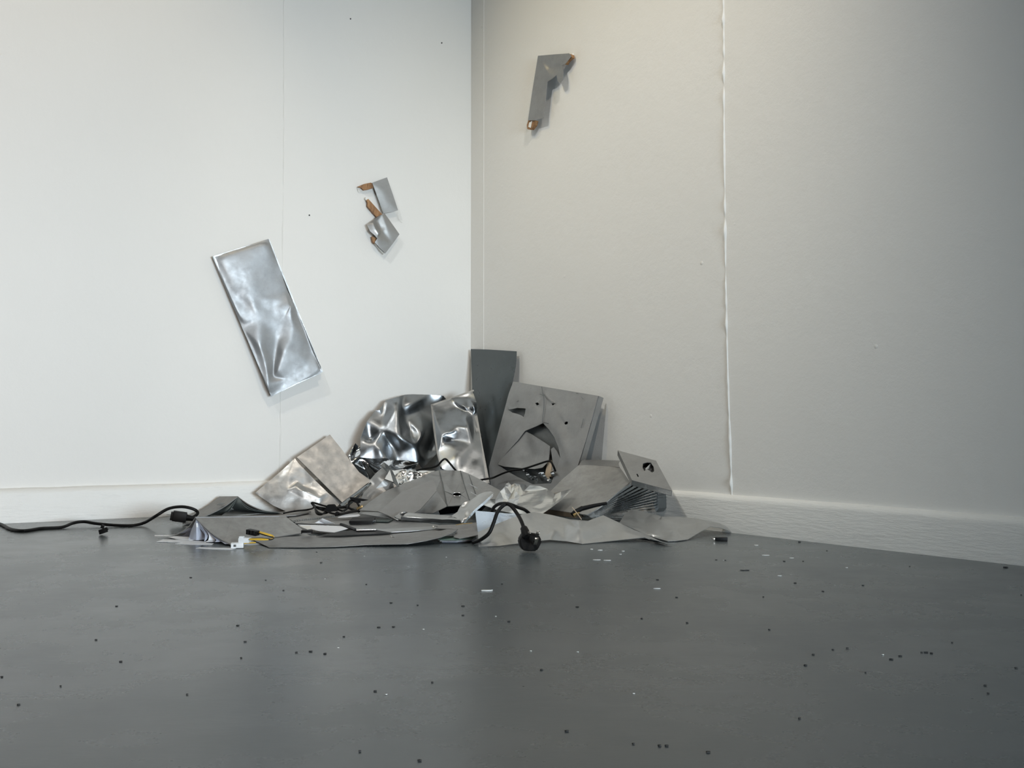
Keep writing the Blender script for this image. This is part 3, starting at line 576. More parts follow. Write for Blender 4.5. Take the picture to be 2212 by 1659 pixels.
for k in range(NLV):
    u = k / (NLV - 1); ex, ey, ro = seg(u, FAN)
    e = P(ex, ey, R(ro)); e.z = max(e.z, .003 + .0012 * (NLV - k))
    a0 = P(1268 + 7 * u, 1112.5 + 5 * u, R(.292 - .006 * u)); a0.z = max(a0.z, .002 + .0012 * (NLV - k))
    m1 = a0.lerp(e, .5); back = -NR * .05
    lf = link('leaf', loft([[a0, m1, e], [a0 + back * .3, m1 + back * .8, e + back * min(1, (ro - .012) / .055)]], .0006, 3, 1), M['fin'], t)
    link('leaf_edge', tube([a0, m1, e], .0008, 5, n=2), M['edge'], lf)
link('end_plate', prism([P(1412, 1060, R(.06)), P(1422, 1063, R(.055)), P(1423, 1098, R(.05)), P(1417, 1106, R(.055)), P(1411, 1090, R(.062))], -NR * .03), M['inside'], t, smooth=False)
link('wooden_base', prism([P(1170, 1099, R(.322)), P(1200, 1103, R(.317)), P(1240, 1109.5, R(.307)), P(1242, 1119, R(.307)), P(1200, 1113, R(.317)), P(1172, 1111, R(.322))], -NR * .03), M['wood_dark'], t, smooth=False)

t = thing('square_lid', P(1400, 1060, R(.10)), 'thick square metal lid with a punched hole, tilted on top of the leaf stack', 'metal lid')
PQ = [(1334, 973, R(.105)), (1417, 995, R(.06)), (1365, 1037, R(.19))]
lid = relief([(1335, 973, 0), (1376, 984, 0), (1417, 995, 0), (1434, 1027, 0), (1452, 1060, 0), (1409, 1049, 0), (1365, 1037, 0), (1350, 1005, 0)],
  [(1390, 1015, .002), (1380, 1000, 0)], holes=[[(1389, 1001, 0), (1398, 998.5, 0), (1406, 999, .002), (1412, 1008, 0), (1413, 1018, 0), (1409, 1021, -.002), (1402, 1016, .002), (1396, 1013, 0), (1392, 1018, 0), (1388, 1010, 0)], [(1374.5, 1024, 0), (1377, 1023, 0), (1380, 1029, 0), (1378, 1030.5, 0)]],
  plane=PQ, thick=.0015, cuts=3, soft=1, amp=.0004)
link('top_sheet', lid, M['alu'], t, sharp=40)
qn = (P(*PQ[1]) - P(*PQ[0])).cross(P(*PQ[2]) - P(*PQ[0])).normalized()
if qn.z < 0: qn = -qn
def qp(x, y, d=0): return on_plane(x, y, P(*PQ[0]), qn) - qn * d
def wall4(a, b, th): return prism([a, b, b - qn * th, a - qn * th], (b - a).cross(qn).normalized() * .0015)
cs = [qp(1335, 973), qp(1417, 995), qp(1452, 1060), qp(1365, 1037)]
for i, mt in ((0, 'alu'), (1, 'alu'), (2, 'edge'), (3, 'alu')): link('side_wall', wall4(cs[i], cs[(i + 1) % 4], .015), M[mt], t, smooth=False)
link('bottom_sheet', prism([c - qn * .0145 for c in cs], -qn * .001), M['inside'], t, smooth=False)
link('torn_tab', prism([qp(1406, 1000, .002), qp(1410, 1006, .012), qp(1395, 1018, .012), qp(1394, 1013, .0)], qn * .001), M['edge'], t, smooth=False)

t = thing('hinge_bar', P(1262, 1118, R(.34)), 'black jointed bar with a brass screw fitting in front of the metal leaves', 'bar')
link('bar', tube([(1236, 1112, R(.36)), (1244, 1105, R(.35)), (1259, 1097.5, R(.335))], .0062, 8, n=1), M['black_matt'], t)
link('bar', tube([(1258, 1098.5, R(.336)), (1285, 1092, R(.31)), (1311, 1087, R(.285))], lambda u: .0058 - .002 * u, 8, n=1), M['black_matt'], t)
link('fitting', tube([(1239, 1114, R(.37)), (1247, 1110, R(.362))], .0045, 10, n=1), M['brass'], t)
link('fitting', tube([(1248, 1109.5, R(.36)), (1252, 1108, R(.356))], .003, 10, n=1), M['brass'], t)
link('pin', tube([(1236, 1096, R(.35)), (1246, 1108, R(.365)), (1256, 1122, R(.375))], .0012, 6, n=1), M['wood_pale'], t)

# ================================================================ sheets on the floor in front
tag(link('wavy_sheet', relief([(1032, 1150, 2.40), (1060, 1137, 2.42), (1100, 1121, 2.45), (1125, 1112, 2.48), (1153.6, 1106, 2.55), (1190, 1112, 2.55), (1229.6, 1121.5, 2.53), (1270, 1125, 2.51), (1303, 1113, 2.56), (1340, 1130, 2.53), (1370, 1145, 2.50), (1392, 1152, 2.50), (1420, 1166, 2.45), (1450, 1180, Z(.002)), (1420, 1170, 2.41), (1392, 1160.6, 2.44), (1325, 1168, Z(.004)), (1257.8, 1174.7, Z(.002)), (1222, 1169, 2.42), (1188, 1166, 2.44), (1155, 1169, 2.40), (1121, 1173.6, 2.38), (1080, 1179, 2.35), (1034, 1181, Z(.002))],
  [(1249, 1124.5, 2.465), (1252, 1145, 2.425), (1308, 1128, 2.515), (1313, 1150, 2.475), (1200, 1140, 2.475), (1150, 1140, 2.45), (1100, 1155, 2.40), (1060, 1165, 2.36), (1220, 1128, 2.51), (1350, 1150, 2.465), (1285, 1140, 2.465), (1180, 1155, 2.445)],
  creases=[(24, 25), (25, 17), (26, 27), (27, 16), (7, 26)],
  thick=.0012, cuts=4, soft=1, amp=.0014, scale=12), M['alu_soft'], sharp=50),
  'long wavy grey metal sheet along the front right edge of the heap', 'metal sheet')
tag(link('glossy_offcut', relief([(1026.5, 1103, 2.52), (1060, 1106, 2.53), (1100, 1109.5, 2.53), (1122, 1108, 2.54), (1118, 1116, 2.52), (1100, 1124, 2.49), (1060, 1140, 2.47), (1032.5, 1153, 2.45), (1029, 1125, 2.49)], [(1060, 1120, 2.51), (1090, 1113, 2.52)], thick=.0008, cuts=3, soft=1), M['blue_white'], sharp=50),
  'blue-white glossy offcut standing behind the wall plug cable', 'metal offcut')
tag(link('curled_sheet', relief([(1338, 1129, 2.62), (1350, 1110, 2.68), (1364, 1099.5, 2.70), (1385, 1103, 2.70), (1405, 1108, 2.69), (1428.8, 1115.5, 2.67), (1470, 1116, 2.67), (1510, 1121, 2.65), (1540, 1127, 2.645), (1555, 1130, R(.03)), (1568, 1137, R(.022)), (1575, 1144, R(.02)), (1580.5, 1151, Z(.003)), (1572, 1146, 2.60), (1556, 1140, 2.58), (1534, 1137, 2.56), (1510, 1150, 2.52), (1486, 1164.8, Z(.003)), (1462, 1168, Z(.003)), (1442.7, 1168.8, Z(.003)), (1412, 1160, 2.50), (1390, 1152, 2.52)],
  [(1409, 1153, 2.505), (1424, 1128, 2.60), (1429, 1118, 2.64), (1445, 1125, 2.615), (1463, 1140, 2.57), (1483, 1158, 2.505), (1455, 1152, 2.53), (1436, 1162, 2.50), (1463, 1148, 2.545), (1375, 1125, 2.63), (1395, 1125, 2.635), (1500, 1140, 2.58), (1540, 1132, 2.61), (1490, 1128, 2.63), (1470, 1160, 2.505)],
  creases=[(22, 23), (23, 24), (24, 25), (25, 26), (26, 27), (24, 5), (28, 29), (28, 30), (30, 27)],
  thick=.001, cuts=4, soft=1, amp=.003, scale=20, crumple=.0025, cscale=30), M['alu_soft'], sharp=50),
  'curled metal sheet with a crinkled tongue at the far right end of the heap', 'metal sheet')
tag(link('under_sheet', relief([(1378, 1164, Z(.006)), (1400, 1163.5, Z(.009)), (1420, 1168, Z(.010)), (1450, 1180, Z(.001)), (1425, 1173, Z(.002)), (1400, 1168, Z(.003))], thick=.0008, cuts=2, soft=0), M['fin']),
  'dark pointed sheet corner poking out below the wavy sheet', 'metal sheet')

tag(link('long_floor_sheet', relief([(539, 1163, Z(.007)), (560, 1172, Z(.004)), (581, 1182, Z(.002)), (650, 1182, Z(.003)), (718, 1181, Z(.003)), (787, 1177, Z(.004)), (840, 1175.5, Z(.006)), (881, 1174.7, Z(.006)), (920, 1168, Z(.011)), (953.5, 1160, Z(.016)), (975, 1152, Z(.022)), (989, 1143.5, Z(.027)), (949, 1143, Z(.014)), (890, 1147, Z(.010)), (835, 1151, Z(.008)), (760, 1154, Z(.008)), (683, 1157, Z(.009)), (600, 1160, Z(.010))],
  [(700, 1168, Z(.006)), (850, 1163, Z(.008)), (600, 1170, Z(.007)), (930, 1155, Z(.014))], thick=.001, cuts=3, soft=1, amp=.0008), M['grey_flat'], sharp=30),
  'long flat grey sheet on the floor along the front of the heap', 'metal sheet')
tag(link('layered_sheet', relief([(1020, 1129.5, Z(.030)), (1033, 1128, Z(.031)), (1033, 1155.5, Z(.020)), (1012, 1159.5, Z(.016)), (992, 1163, Z(.014)), (980, 1160, Z(.015)), (984, 1150, Z(.019)), (990, 1143, Z(.022)), (940, 1141, Z(.019)), (950, 1134, Z(.022)), (985, 1133, Z(.028))], [(1010, 1145, Z(.022))], thick=.0012, cuts=2, soft=0, amp=.0005), M['grey_flat'], sharp=30),
  'flat grey sheet raised on paper leaflets left of the wall plug', 'metal sheet')
for k, (mt, lab) in enumerate((('paper_blue', 'lowest bluish leaflet under the raised grey sheet'), ('paper', 'pale blue leaflet in the middle of the small stack under the raised sheet'), ('paper_teal', 'green leaflet on top of the small stack under the raised sheet'))):
    z = .0015 + k * .0042; dx = (5, 2, 0)[k]; dy = (0, -2.4, -5.0)[k]
    tag(link('leaflet', relief([(947 + dx * 1.5, 1170.5 + dy, Z(z)), (985, 1171 + dy, Z(z + .0005)), (1020, 1168.5 + dy, Z(z + .001)), (1030, 1163 + dy, Z(z + .002)), (990, 1162 + dy, Z(z + .001)), (960, 1163.5 + dy, Z(z))], thick=.0009, cuts=2, soft=0), M[mt]), lab, 'leaflet', 'leaflets under the raised sheet')

tag(link('base_sheet', relief([(515, 1117.5, Z(.004)), (560, 1111, Z(.006)), (612, 1105, Z(.009)), (690, 1101, Z(.012)), (760, 1098, Z(.014)), (830, 1104, Z(.014)), (862, 1112, Z(.010)), (862, 1125, Z(.008)), (800, 1128, Z(.008)), (700, 1129, Z(.006)), (640, 1129, Z(.005)), (619, 1118, Z(.005))], [(700, 1113, Z(.010))], thick=.0015, cuts=3, soft=1, amp=.001), M['alu'], sharp=30),
  'flat grey sheet lying under the tangle of black cables', 'metal sheet')
tag(link('striped_sheet', relief([(524, 1114, Z(.011)), (600, 1106, Z(.014)), (662, 1101, Z(.017)), (672, 1105, Z(.016)), (640, 1112, Z(.013)), (575, 1116.5, Z(.010))], thick=.003, cuts=2, soft=0), M['grey_flat'], sharp=30),
  'narrow grey sheet on the flat sheet below the creased bright plate', 'metal sheet')
tag(link('middle_sheet', relief([(640, 1130, Z(.010)), (700, 1127, Z(.011)), (760, 1125, Z(.012)), (860, 1126, Z(.013)), (925, 1130, Z(.014)), (960, 1136, Z(.014)), (880, 1140.5, Z(.013)), (810, 1143, Z(.012)), (770, 1144.5, Z(.011)), (737, 1134, Z(.011))], thick=.0012, cuts=2, soft=0, amp=.0006), M['alu'], sharp=30),
  'flat grey sheet at the foot of the crushed channel', 'metal sheet')
tag(link('light_strip', relief([(800, 1144.5, Z(.014)), (860, 1141, Z(.015)), (935, 1136.5, Z(.017)), (955, 1141, Z(.016)), (900, 1146, Z(.014)), (835, 1150, Z(.012)), (785, 1149, Z(.012))], thick=.0012, cuts=2, soft=0), M['alu_soft'], sharp=30),
  'slim light grey strip lying on the long floor sheet', 'metal strip')
tag(link('dark_strip', relief([(683, 1157.5, Z(.0115)), (722, 1150.5, Z(.013)), (760, 1145, Z(.014)), (810, 1144, Z(.0145)), (850, 1151, Z(.012)), (790, 1154, Z(.0115)), (730, 1157, Z(.0115))], thick=.001, cuts=1, soft=0), M['black_matt'], sharp=30),
  'thin black strip between the long floor sheet and the light strip', 'plastic strip')
tag(link('chrome_strip', prism([P(768, 1142, Z(.018)), P(812, 1141.5, Z(.018)), P(812, 1143.3, Z(.018)), P(770, 1144.2, Z(.018))], Vector((0, 0, -.0015))), M['edge'], smooth=False), 'tiny chrome strip beside the white papers', 'metal strip')
tag(link('black_strap', tube([(736, 1132.5, Z(.018)), (745, 1135, Z(.017)), (757, 1140, Z(.016)), (768, 1144, Z(.016))], .0035, 6), M['black_matt']), 'short black strap end over the white papers', 'strap')
tag(link('thin_rod', tube([(638, 1130, Z(.012)), (690, 1132.3, Z(.0135)), (738, 1133.5, Z(.017))], .0016, 6), M['grey_flat']), 'thin dark rod lying across the white papers', 'rod')

# white papers
tag(link('peaked_paper', relief([(680, 1129.8, Z(.016)), (688, 1125, Z(.022)), (696, 1119.8, Z(.031)), (706, 1124, Z(.025)), (723.6, 1131.5, Z(.016)), (700, 1131, Z(.015))], thick=.0005, cuts=2, soft=0), M['paper']), 'white paper folded to a small peak behind the thin rod', 'paper')
tag(link('flat_paper', relief([(643, 1133, Z(.010)), (690, 1134.5, Z(.012)), (737, 1136, Z(.014)), (752, 1141.5, Z(.0135)), (738, 1145.5, Z(.013)), (721.6, 1150, Z(.012)), (690, 1147, Z(.011)), (668, 1142, Z(.010))], thick=.0008, cuts=2, soft=0, amp=.0015, scale=40), M['paper']), 'white sheet of paper in front of the thin rod', 'paper')
tag(link('torn_paper', relief([(646, 1136.3, Z(.013)), (670, 1136, Z(.015)), (674, 1142, Z(.013)), (664, 1143.5, Z(.0125))], thick=.0006, cuts=1, soft=0), M['card']), 'small cream paper scrap on the white sheet', 'paper')
tag(link('glossy_paper', relief([(729.5, 1117.6, Z(.016)), (741, 1112.5, Z(.020)), (773, 1108.6, Z(.023)), (778, 1113, Z(.020)), (773, 1115, Z(.018)), (745, 1117.3, Z(.016))], thick=.0008, cuts=2, soft=0, amp=.001, scale=40), M['paper']), 'white paper strip left of the black drive', 'paper')
tag(link('clear_offcut', relief([(848, 1119, Z(.02)), (853, 1115, Z(.026)), (858, 1112, Z(.03)), (866, 1118, Z(.022)), (860, 1124, Z(.018))], thick=.0008, cuts=1, soft=0), M['foil_white']), 'small white crumpled scrap at the left tip of the crushed channel', 'foil')

t = thing('black_drive', P(785, 1128, Z(0.015)), 'slim black electronic drive lying flat under a grey flap', 'electronic part')
def lying(name, px, py, z, hw, hd, hh, rot, mat, parent=None, bev=.0015):
    c = on_z(px, py, z + hh); ax = Vector((math.cos(rot), math.sin(rot), 0)) * hw; ay = Vector((-math.sin(rot), math.cos(rot), 0)) * hd
    return link(name, box(c, ax, ay, Vector((0, 0, hh)), bev), M[mat], parent)
lying('case', 783, 1124.5, .0145, .031, .045, .004, .05, 'black_matt', t)
lying('underside', 783, 1127.5, .0132, .030, .044, .0006, .05, 'alu_soft', t, .0002)
lying('circuit_board', 826, 1124, .0145, .026, .04, .0012, -.1, 'pcb', t, .0003)
lying('connector_block', 809, 1126, .0160, .0045, .006, .003, -.1, 'fin', t, .0006)
t = thing('memory_block', P(663, 1153, Z(0.010)), 'small black rectangular plastic block on the grey sheet, left of centre', 'electronic part')
lying('body', 663, 1148.5, .0170, .0125, .008, .0040, .0, 'black_matt', t, .001)
lying('contact_strip', 663, 1151.5, .0180, .0105, .0055, .0006, .0, 'grey_flat', t, .0002)

# squiggly wire spring
def coil(a, b, turns, r):
    n = turns * 12; pts = []
    for i in range(n + 1):
        u = i / n; c = a.lerp(b, u) + Vector((0, .006 * math.sin(u * 9), 0))
        pts.append(c + Vector((math.cos(u * turns * 2 * math.pi) * r, math.sin(u * turns * 2 * math.pi) * r * 1.6, r * .25 * math.sin(u * turns * 2 * math.pi))))
    return pts
tag(link('coiled_wire', tube(coil(on_z(633, 1126, .012), on_z(725, 1115, .018), 19, .0055), .0007, 5, n=1), M['inside']), 'flattened coil of thin dark wire left of the black cable tangle', 'wire')

# ================================================================ the two open books
def book(name, label, A, B, left, right, pages, cover_mat, page_mats, th=.0022):
    """a book lying open face down: A is the ridge end facing the camera, B the far end of the spine"""
    V = P(*B) - P(*A); t = thing(name, P(*A) * 1.0, label, 'book'); t.location.z = 0
    for nm, fr_ in (('cover', left), ('cover', right)):
        f = [P(*q) for q in fr_]; link(nm, loft([f, [p + V * .5 for p in f], [p + V for p in f]], th, 6, 1), M[cover_mat], t)
    for i, pg in enumerate(pages):
        f = [P(*q) for q in pg]; k = .92 - .05 * (i % 3)
        link('page', loft([[p + V * .01 for p in f], [p + V * k for p in f]], .0006, 6, 1), M[page_mats[i % len(page_mats)]], t)
    return t
A = (422, 1118, 2.46); B = (618, 1115.5, 2.60)
bk = book('face_down_book', 'metal-covered book lying open face down with fanned bluish pages, left front', A, B,
  [A, (410, 1136, 2.50), (392, 1150, 2.53), (374, 1157, Z(.0045)), (334, 1158, Z(.0045))],
  [A, (440, 1136, 2.44), (463, 1156, 2.41), (485, 1169, 2.395), (500, 1176.5, Z(.0045))],
  [[A, (412, 1134, 2.50), (395, 1148, 2.52), (378, 1155.5, Z(.005))],
   [A, (416, 1138, 2.49), (410, 1154, 2.49), (405, 1164, Z(.0045))],
   [A, (421, 1138, 2.48), (420, 1154, 2.475), (418, 1165, Z(.0045))],
   [A, (425, 1138, 2.47), (430, 1154, 2.46), (432, 1165, Z(.0045))],
   [A, (429, 1138, 2.455), (440, 1154, 2.44), (447, 1164, Z(.0045))],
   [A, (432, 1134, 2.45), (448, 1152, 2.43), (448, 1166, 2.425), (440, 1170.5, Z(.0045))],
   [A, (434, 1134, 2.448), (455, 1156, 2.42), (465, 1166, 2.41), (462, 1171, Z(.0045))],
   [A, (436, 1134, 2.446), (458, 1155, 2.415), (474, 1168, 2.405), (484, 1175, Z(.0045))]],
  'alu_dirty', ['paper_blue', 'paper_blue', 'paper'])
# two paper cones that fill the fan
link('page', loft([[P(424, 1121, 2.465), P(414, 1143, 2.475), P(408, 1164, Z(.003))], [P(425, 1121, 2.46), P(424, 1144, 2.445), P(424, 1167, Z(.003))], [P(426, 1121, 2.465), P(436, 1143, 2.465), P(445, 1165, Z(.003))]], .0006, 5, 4), M['paper_blue'], bk)
link('page', loft([[P(421.5, 1121, 2.47), P(404, 1141, 2.52), P(378, 1155, 2.55)], [P(422, 1121, 2.475), P(410, 1144, 2.53), P(392, 1158, 2.55)], [P(422.5, 1121, 2.48), P(416, 1146, 2.52), P(409, 1161, 2.53)]], .0006, 5, 4), M['paper_blue'], bk)
link('page', loft([[P(427, 1124, 2.455), P(437, 1143, 2.445), P(449, 1158, 2.44)], [P(427, 1124, 2.455), P(440, 1148, 2.44), P(446, 1166, 2.43)], [P(427, 1124, 2.455), P(442, 1150, 2.435), P(441, 1170, Z(.003))]], .0006, 5, 4), M['paper_blue'], bk)
link('bookmark', prism([P(423.5, 1130, 2.44), P(427.5, 1130, 2.44), P(428, 1139, 2.437), P(424, 1139, 2.437)], Vector((0, .0006, 0))), M['paper'], bk, smooth=False)
link('cover_lip', relief([(500, 1176, Z(.003)), (540, 1164, Z(.008)), (600, 1159, Z(.012)), (660, 1150, Z(.014)), (640, 1133, Z(.026)), (618, 1116.5, 2.59), (560, 1117.5, 2.56), (500, 1118, 2.52), (440, 1119, 2.47), (455, 1140, 2.445), (480, 1164, 2.41)], [(540, 1140, 2.50)], thick=.0015, cuts=3, soft=0, amp=.0006), M['alu_dirty'], bk, sharp=30)

A2 = (515, 1073, 3.02); B2 = (475, 1073.5, 3.10)
b2 = book('splayed_book', 'grey-covered book splayed face down beside the left skirting', A2, B2,
  [A2, (493, 1090, 3.01), (470, 1104, 3.0), (441, 1117, Z(.0050))],
  [A2, (540, 1090, 2.99), (575, 1103, 2.99), (617, 1106, 2.99)],
  [[A2, (504, 1088, 3.01), (492, 1102, 3.0), (478, 1112, Z(.006))], [A2, (507, 1088, 3.01), (497, 1103, 3.0), (484, 1113, Z(.006))],
   [A2, (524, 1088, 2.99), (540, 1100, 2.985), (570, 1105.5, 2.98), (605, 1107.5, 2.98)], [A2, (526, 1087, 2.99), (544, 1098.5, 2.985), (572, 1104, 2.98), (605, 1106.5, 2.98)]],
  'grey_flat', ['paper_grey'])
link('page', relief([(515, 1075, 3.05), (528, 1090, 3.06), (548, 1101, 3.06), (585, 1108, 3.06), (560, 1109, Z(.016)), (478, 1114, Z(.012)), (496, 1100, 3.05)], thick=.0006, cuts=1, soft=0), M['inside'], b2)  # no real page: dark sheet added for the deep shade under the book
link('cover_mark', prism([P(468, 1091, 3.005), P(476, 1086.5, 3.02), P(486, 1087.5, 3.015), P(479, 1091.5, 3.0)], Vector((0, .0, .0008))), M['inside'], b2, smooth=False)
tag(link('side_flap', relief([(358, 1111, Z(.010)), (380, 1110, Z(.014)), (398, 1110.5, Z(.016)), (440, 1118, Z(.004)), (395, 1120, Z(.003)), (372, 1117, Z(.004))], thick=.001, cuts=2, soft=1), M['alu_soft']), 'thin grey sheet edge on the floor beneath the black socket plug', 'metal sheet')
tag(link('grey_block', prism([P(394, 1124, Z(.012)), P(425, 1122, Z(.014)), P(421, 1133, Z(.003)), P(394, 1133, Z(.002))], Vector((.004, .04, 0))), M['grey_flat'], smooth=False), 'small dark grey slab behind the fanned book', 'metal block')

# loose white sheets under the fanned book
for k, (pts, lab) in enumerate((
  ([(338, 1170, .0012), (352, 1165, .0014), (395, 1166, .0018), (440, 1169, .0016), (445, 1172, .0012), (400, 1171.5, .0012)], 'white page flat on the floor furthest left, with a long tapered end'),
  ([(378, 1174.5, .0010), (392, 1171.5, .0012), (440, 1171.5, .0016), (462, 1173.5, .0012), (458, 1176, .0010), (415, 1176, .0010)], 'white page flat on the floor directly before the fanned pages'),
  ([(364, 1160, .0032), (376, 1158.5, .004), (430, 1160, .004), (446, 1163, .003), (410, 1167, .0028), (380, 1164, .003)], 'white page lying under the left side of the fanned pages'),
  ([(423, 1184, .0010), (432, 1182, .0012), (470, 1183, .0012), (500, 1183.5, .0012), (519, 1178.5, .0014), (521, 1180, .0012), (501, 1187, .0010), (460, 1186, .0010)], 'slim white card nearest the camera beside the white connectors'))):
    tag(link('loose_page', relief([(x, y, Z(z)) for x, y, z in pts], thick=.0007, cuts=2, soft=0, amp=.0004, scale=60), M['paper']), lab, 'paper', 'loose white pages by the fanned book')

# ================================================================ cables
def plug_c13(parent, c, d, s=1.0):
    d = d.normalized(); u = Vector((0, 0, 1)); r = d.cross(u).normalized(); u = r.cross(d)
    link('plug_body', box(c, d * .014 * s, r * .0115 * s, u * .0105 * s, .003), M['black_matt'], parent)
    link('nose', box(c + d * .012 * s - u * .001, d * .006 * s, r * .0095 * s, u * .0085 * s, .0015), M['black'], parent)
    link('strain_relief', tube([c - d * .013 * s, c - d * .032 * s], lambda v: (.0072 - .003 * v) * s, 10, n=4), M['black_matt'], parent)
t = thing('mains_lead', on_z(180, 1135), 'black mains lead running along the left skirting to a moulded socket plug', 'cable')
lead = [(-260, 1150, Z(.004)), (-120, 1128, Z(.004)), (-40, 1126, Z(.004)), (0, 1132, Z(.004)), (23, 1143, Z(.004)), (52, 1146.6, Z(.004)), (89, 1141.4, Z(.004)), (133, 1139, Z(.004)), (158, 1130, Z(.010)), (181, 1127, Z(.012)), (208, 1131, Z(.008)), (249.5, 1134.7, Z(.0045)), (287, 1135, Z(.004)), (312, 1129, Z(.009)), (337, 1114.4, 2.74), (364, 1098.8, 2.76), (393, 1094.6, 2.80), (418, 1099.8, 2.82), (427, 1108, 2.82), (418, 1116.4, 2.81), (404, 1117.5, 2.80)]
link('cord', tube(lead, .0041, 10), M['black'], t)
cc = P(388, 1116, 2.79); plug_c13(t, cc, (P(374, 1114, 2.79) - P(402, 1118, 2.80)), 1.3)

t = thing('plug_lead', on_z(1090, 1170), 'black mains cable arching up to a three-pin plug at the front of the heap', 'cable')
link('cord', tube([(1022, 1172, Z(.005)), (1038, 1166, 2.352), (1056, 1152, 2.345), (1066, 1130, 2.35), (1076, 1104, 2.36), (1092, 1089.5, 2.37), (1104, 1093, 2.36), (1118, 1111, 2.34), (1127, 1128, 2.31), (1132, 1143, 2.29)], .0042, 12), M['black'], t)
link('cord', tube([(1062, 1114, 2.60), (1063, 1104, 2.58), (1069, 1094, 2.55), (1081, 1088, 2.52), (1098, 1088.5, 2.50), (1119, 1096, 2.52), (1133, 1101, 2.56), (1144, 1110, 2.575)], .0042, 12), M['black'], t)
pb = [(1131, 1151), (1149, 1152.5), (1164, 1155), (1171, 1168), (1166, 1181), (1159.5, 1190.5), (1145, 1191.5), (1130, 1189.5), (1124, 1180), (1121.5, 1167)]
pbd = link('plug_body', prism([P(x, y, 2.255 + (1192 - y) * .0005) for x, y in pb], Vector((-.004, .024, 0)), bev=.0025), M['black_matt'], t, sharp=60)
srl = link('strain_relief', tube([(1131, 1139, 2.285), (1134.5, 1149, 2.275), (1138, 1160, 2.262)], lambda u: .0062 + .003 * math.sin(u * 3) , 12, n=5), M['black_matt'], t)
for k in range(3): link('relief_rib', tube([(1131.6 + k * 1.3, 1141 + k * 3.4, 2.284 - k * .003), (1132.0 + k * 1.3, 1142.2 + k * 3.4, 2.283 - k * .003)], .0082, 12, n=1), M['black'], srl)
def pin(a, b, r):
    a, b = P(*a), P(*b); d = (b - a); n = d.normalized(); s = n.cross(Vector((0, 0, 1))).normalized(); return box((a + b) / 2, d / 2, s * r, n.cross(s) * r * .62, .0006)
link('pin', pin((1143, 1157, 2.262), (1143.5, 1149.8, 2.238), .0032), M['steel'], pbd)
link('pin', pin((1160, 1157, 2.262), (1162.5, 1149.5, 2.238), .0032), M['steel'], pbd)
link('pin', pin((1155.5, 1175, 2.252), (1159.5, 1163, 2.235), .0038), M['steel'], pbd)

tag(link('thin_cable', tube([(900, 1016, 3.13), (915, 1012.5, 3.11), (935, 1009.5, 3.09), (946, 1005, 3.08), (955, 995, 3.075), (962, 991.5, 3.075), (970, 999, 3.09), (980, 1011, 3.14), (988, 1020, 3.17)], .0030, 8), M['black']),
  'thin black cable kinked to a peak behind the creased casing', 'cable')
tag(link('thin_cable', tube([(1020, 1043, 3.115), (1038, 1037, 3.098), (1052, 1034.5, 3.085), (1065, 1032, R(.155)), (1088, 1022, R(.147)), (1108, 1016, R(.147)), (1130, 1013, R(.147)), (1160, 1003.5, R(.142)), (1180, 997, R(.138)), (1189, 997, R(.136)), (1195, 1006, R(.136)), (1200, 1018, R(.128))], .0030, 8), M['black']),
  'thin black cable looping across the torn panel', 'cable')

t = thing('cable_tangle', on_z(720, 1104), 'tangle of thin black cables with small black moulded blocks on the flat sheet', 'cable')
yb = 3.0
link('cord', tube([(613, 1108.8, Z(.021)), (626, 1106, Z(.021)), (642, 1103.5, Z(.021)), (665, 1101, Z(.020)), (678, 1096, 3.00), (673, 1086.5, 2.99), (680, 1086.5, 2.98), (700, 1092.5, 2.97), (722, 1098, 2.96), (740, 1104, 2.95)], .0026, 7), M['black'], t)
for k in range(5):
    r = 1 + .12 * k
    link('cord', tube([(677 + k, 1089 + k, 2.97), (683, 1102 + k * 1.5, 2.95 - .01 * k), (694, 1109.5 + k * .6, 2.93), (708 - k, 1107 - k, 2.94), (706 - 2 * k, 1099 + k, 2.96), (690, 1096 + k, 2.96), (681 + k, 1094 + k, 2.965)], .0024, 6), M['black'], t)
link('cord', tube([(705, 1104, 2.93), (722, 1110, 2.91), (745, 1108, 2.91), (770, 1102, 2.93), (776, 1096, 2.95), (770, 1084, 2.96), (762, 1080, 2.96), (754, 1084, 2.95), (752, 1096, 2.93), (742, 1104, 2.92)], .0030, 7), M['black'], t)
link('cord', tube([(724, 1112, 2.88), (740, 1110, 2.88), (756, 1106, 2.89), (774, 1103, 2.90)], .0040, 7), M['black'], t)
link('cord', tube([(725, 1098, 2.95), (745, 1095, 2.95), (762, 1101, 2.93), (776, 1105, 2.91)], .0034, 7), M['black'], t)
def wedge(pts, d, dv, mat='black_matt', nm='moulded_block'): link(nm, prism([P(x, y, d) for x, y in pts], dv, bev=.001), M[mat], t, sharp=50)
wedge([(703, 1097), (707, 1090.5), (721, 1090), (726, 1096), (729, 1104), (712, 1106), (703, 1103)], 2.93, Vector((0, .018, 0)))
wedge([(754.5, 1075), (758, 1074), (775, 1076.5), (796, 1080), (785, 1082.5), (772, 1082), (758, 1079.5)], 2.93, Vector((0, .010, 0)))
wedge([(762, 1083), (778, 1082), (779, 1086), (776, 1087), (766, 1086)], 2.935, Vector((0, .008, 0)))
wedge([(722, 1109), (727, 1105), (733, 1108), (727, 1113.5)], 2.87, Vector((0, .012, 0)))
link('cord', tube([(440 + 1, 1116, Z(.005)), (442, 1116, Z(.005))], .001, 4, n=1), M['black'], t) if False else None
tag(link('brass_clip', box(P(777, 1096, 2.90), Vector((.008, 0, .004)), Vector((0, .004, 0)), Vector((-.001, 0, .0028)), .0006), M['brass']), 'tiny brass clip beside the cable tangle', 'clip')

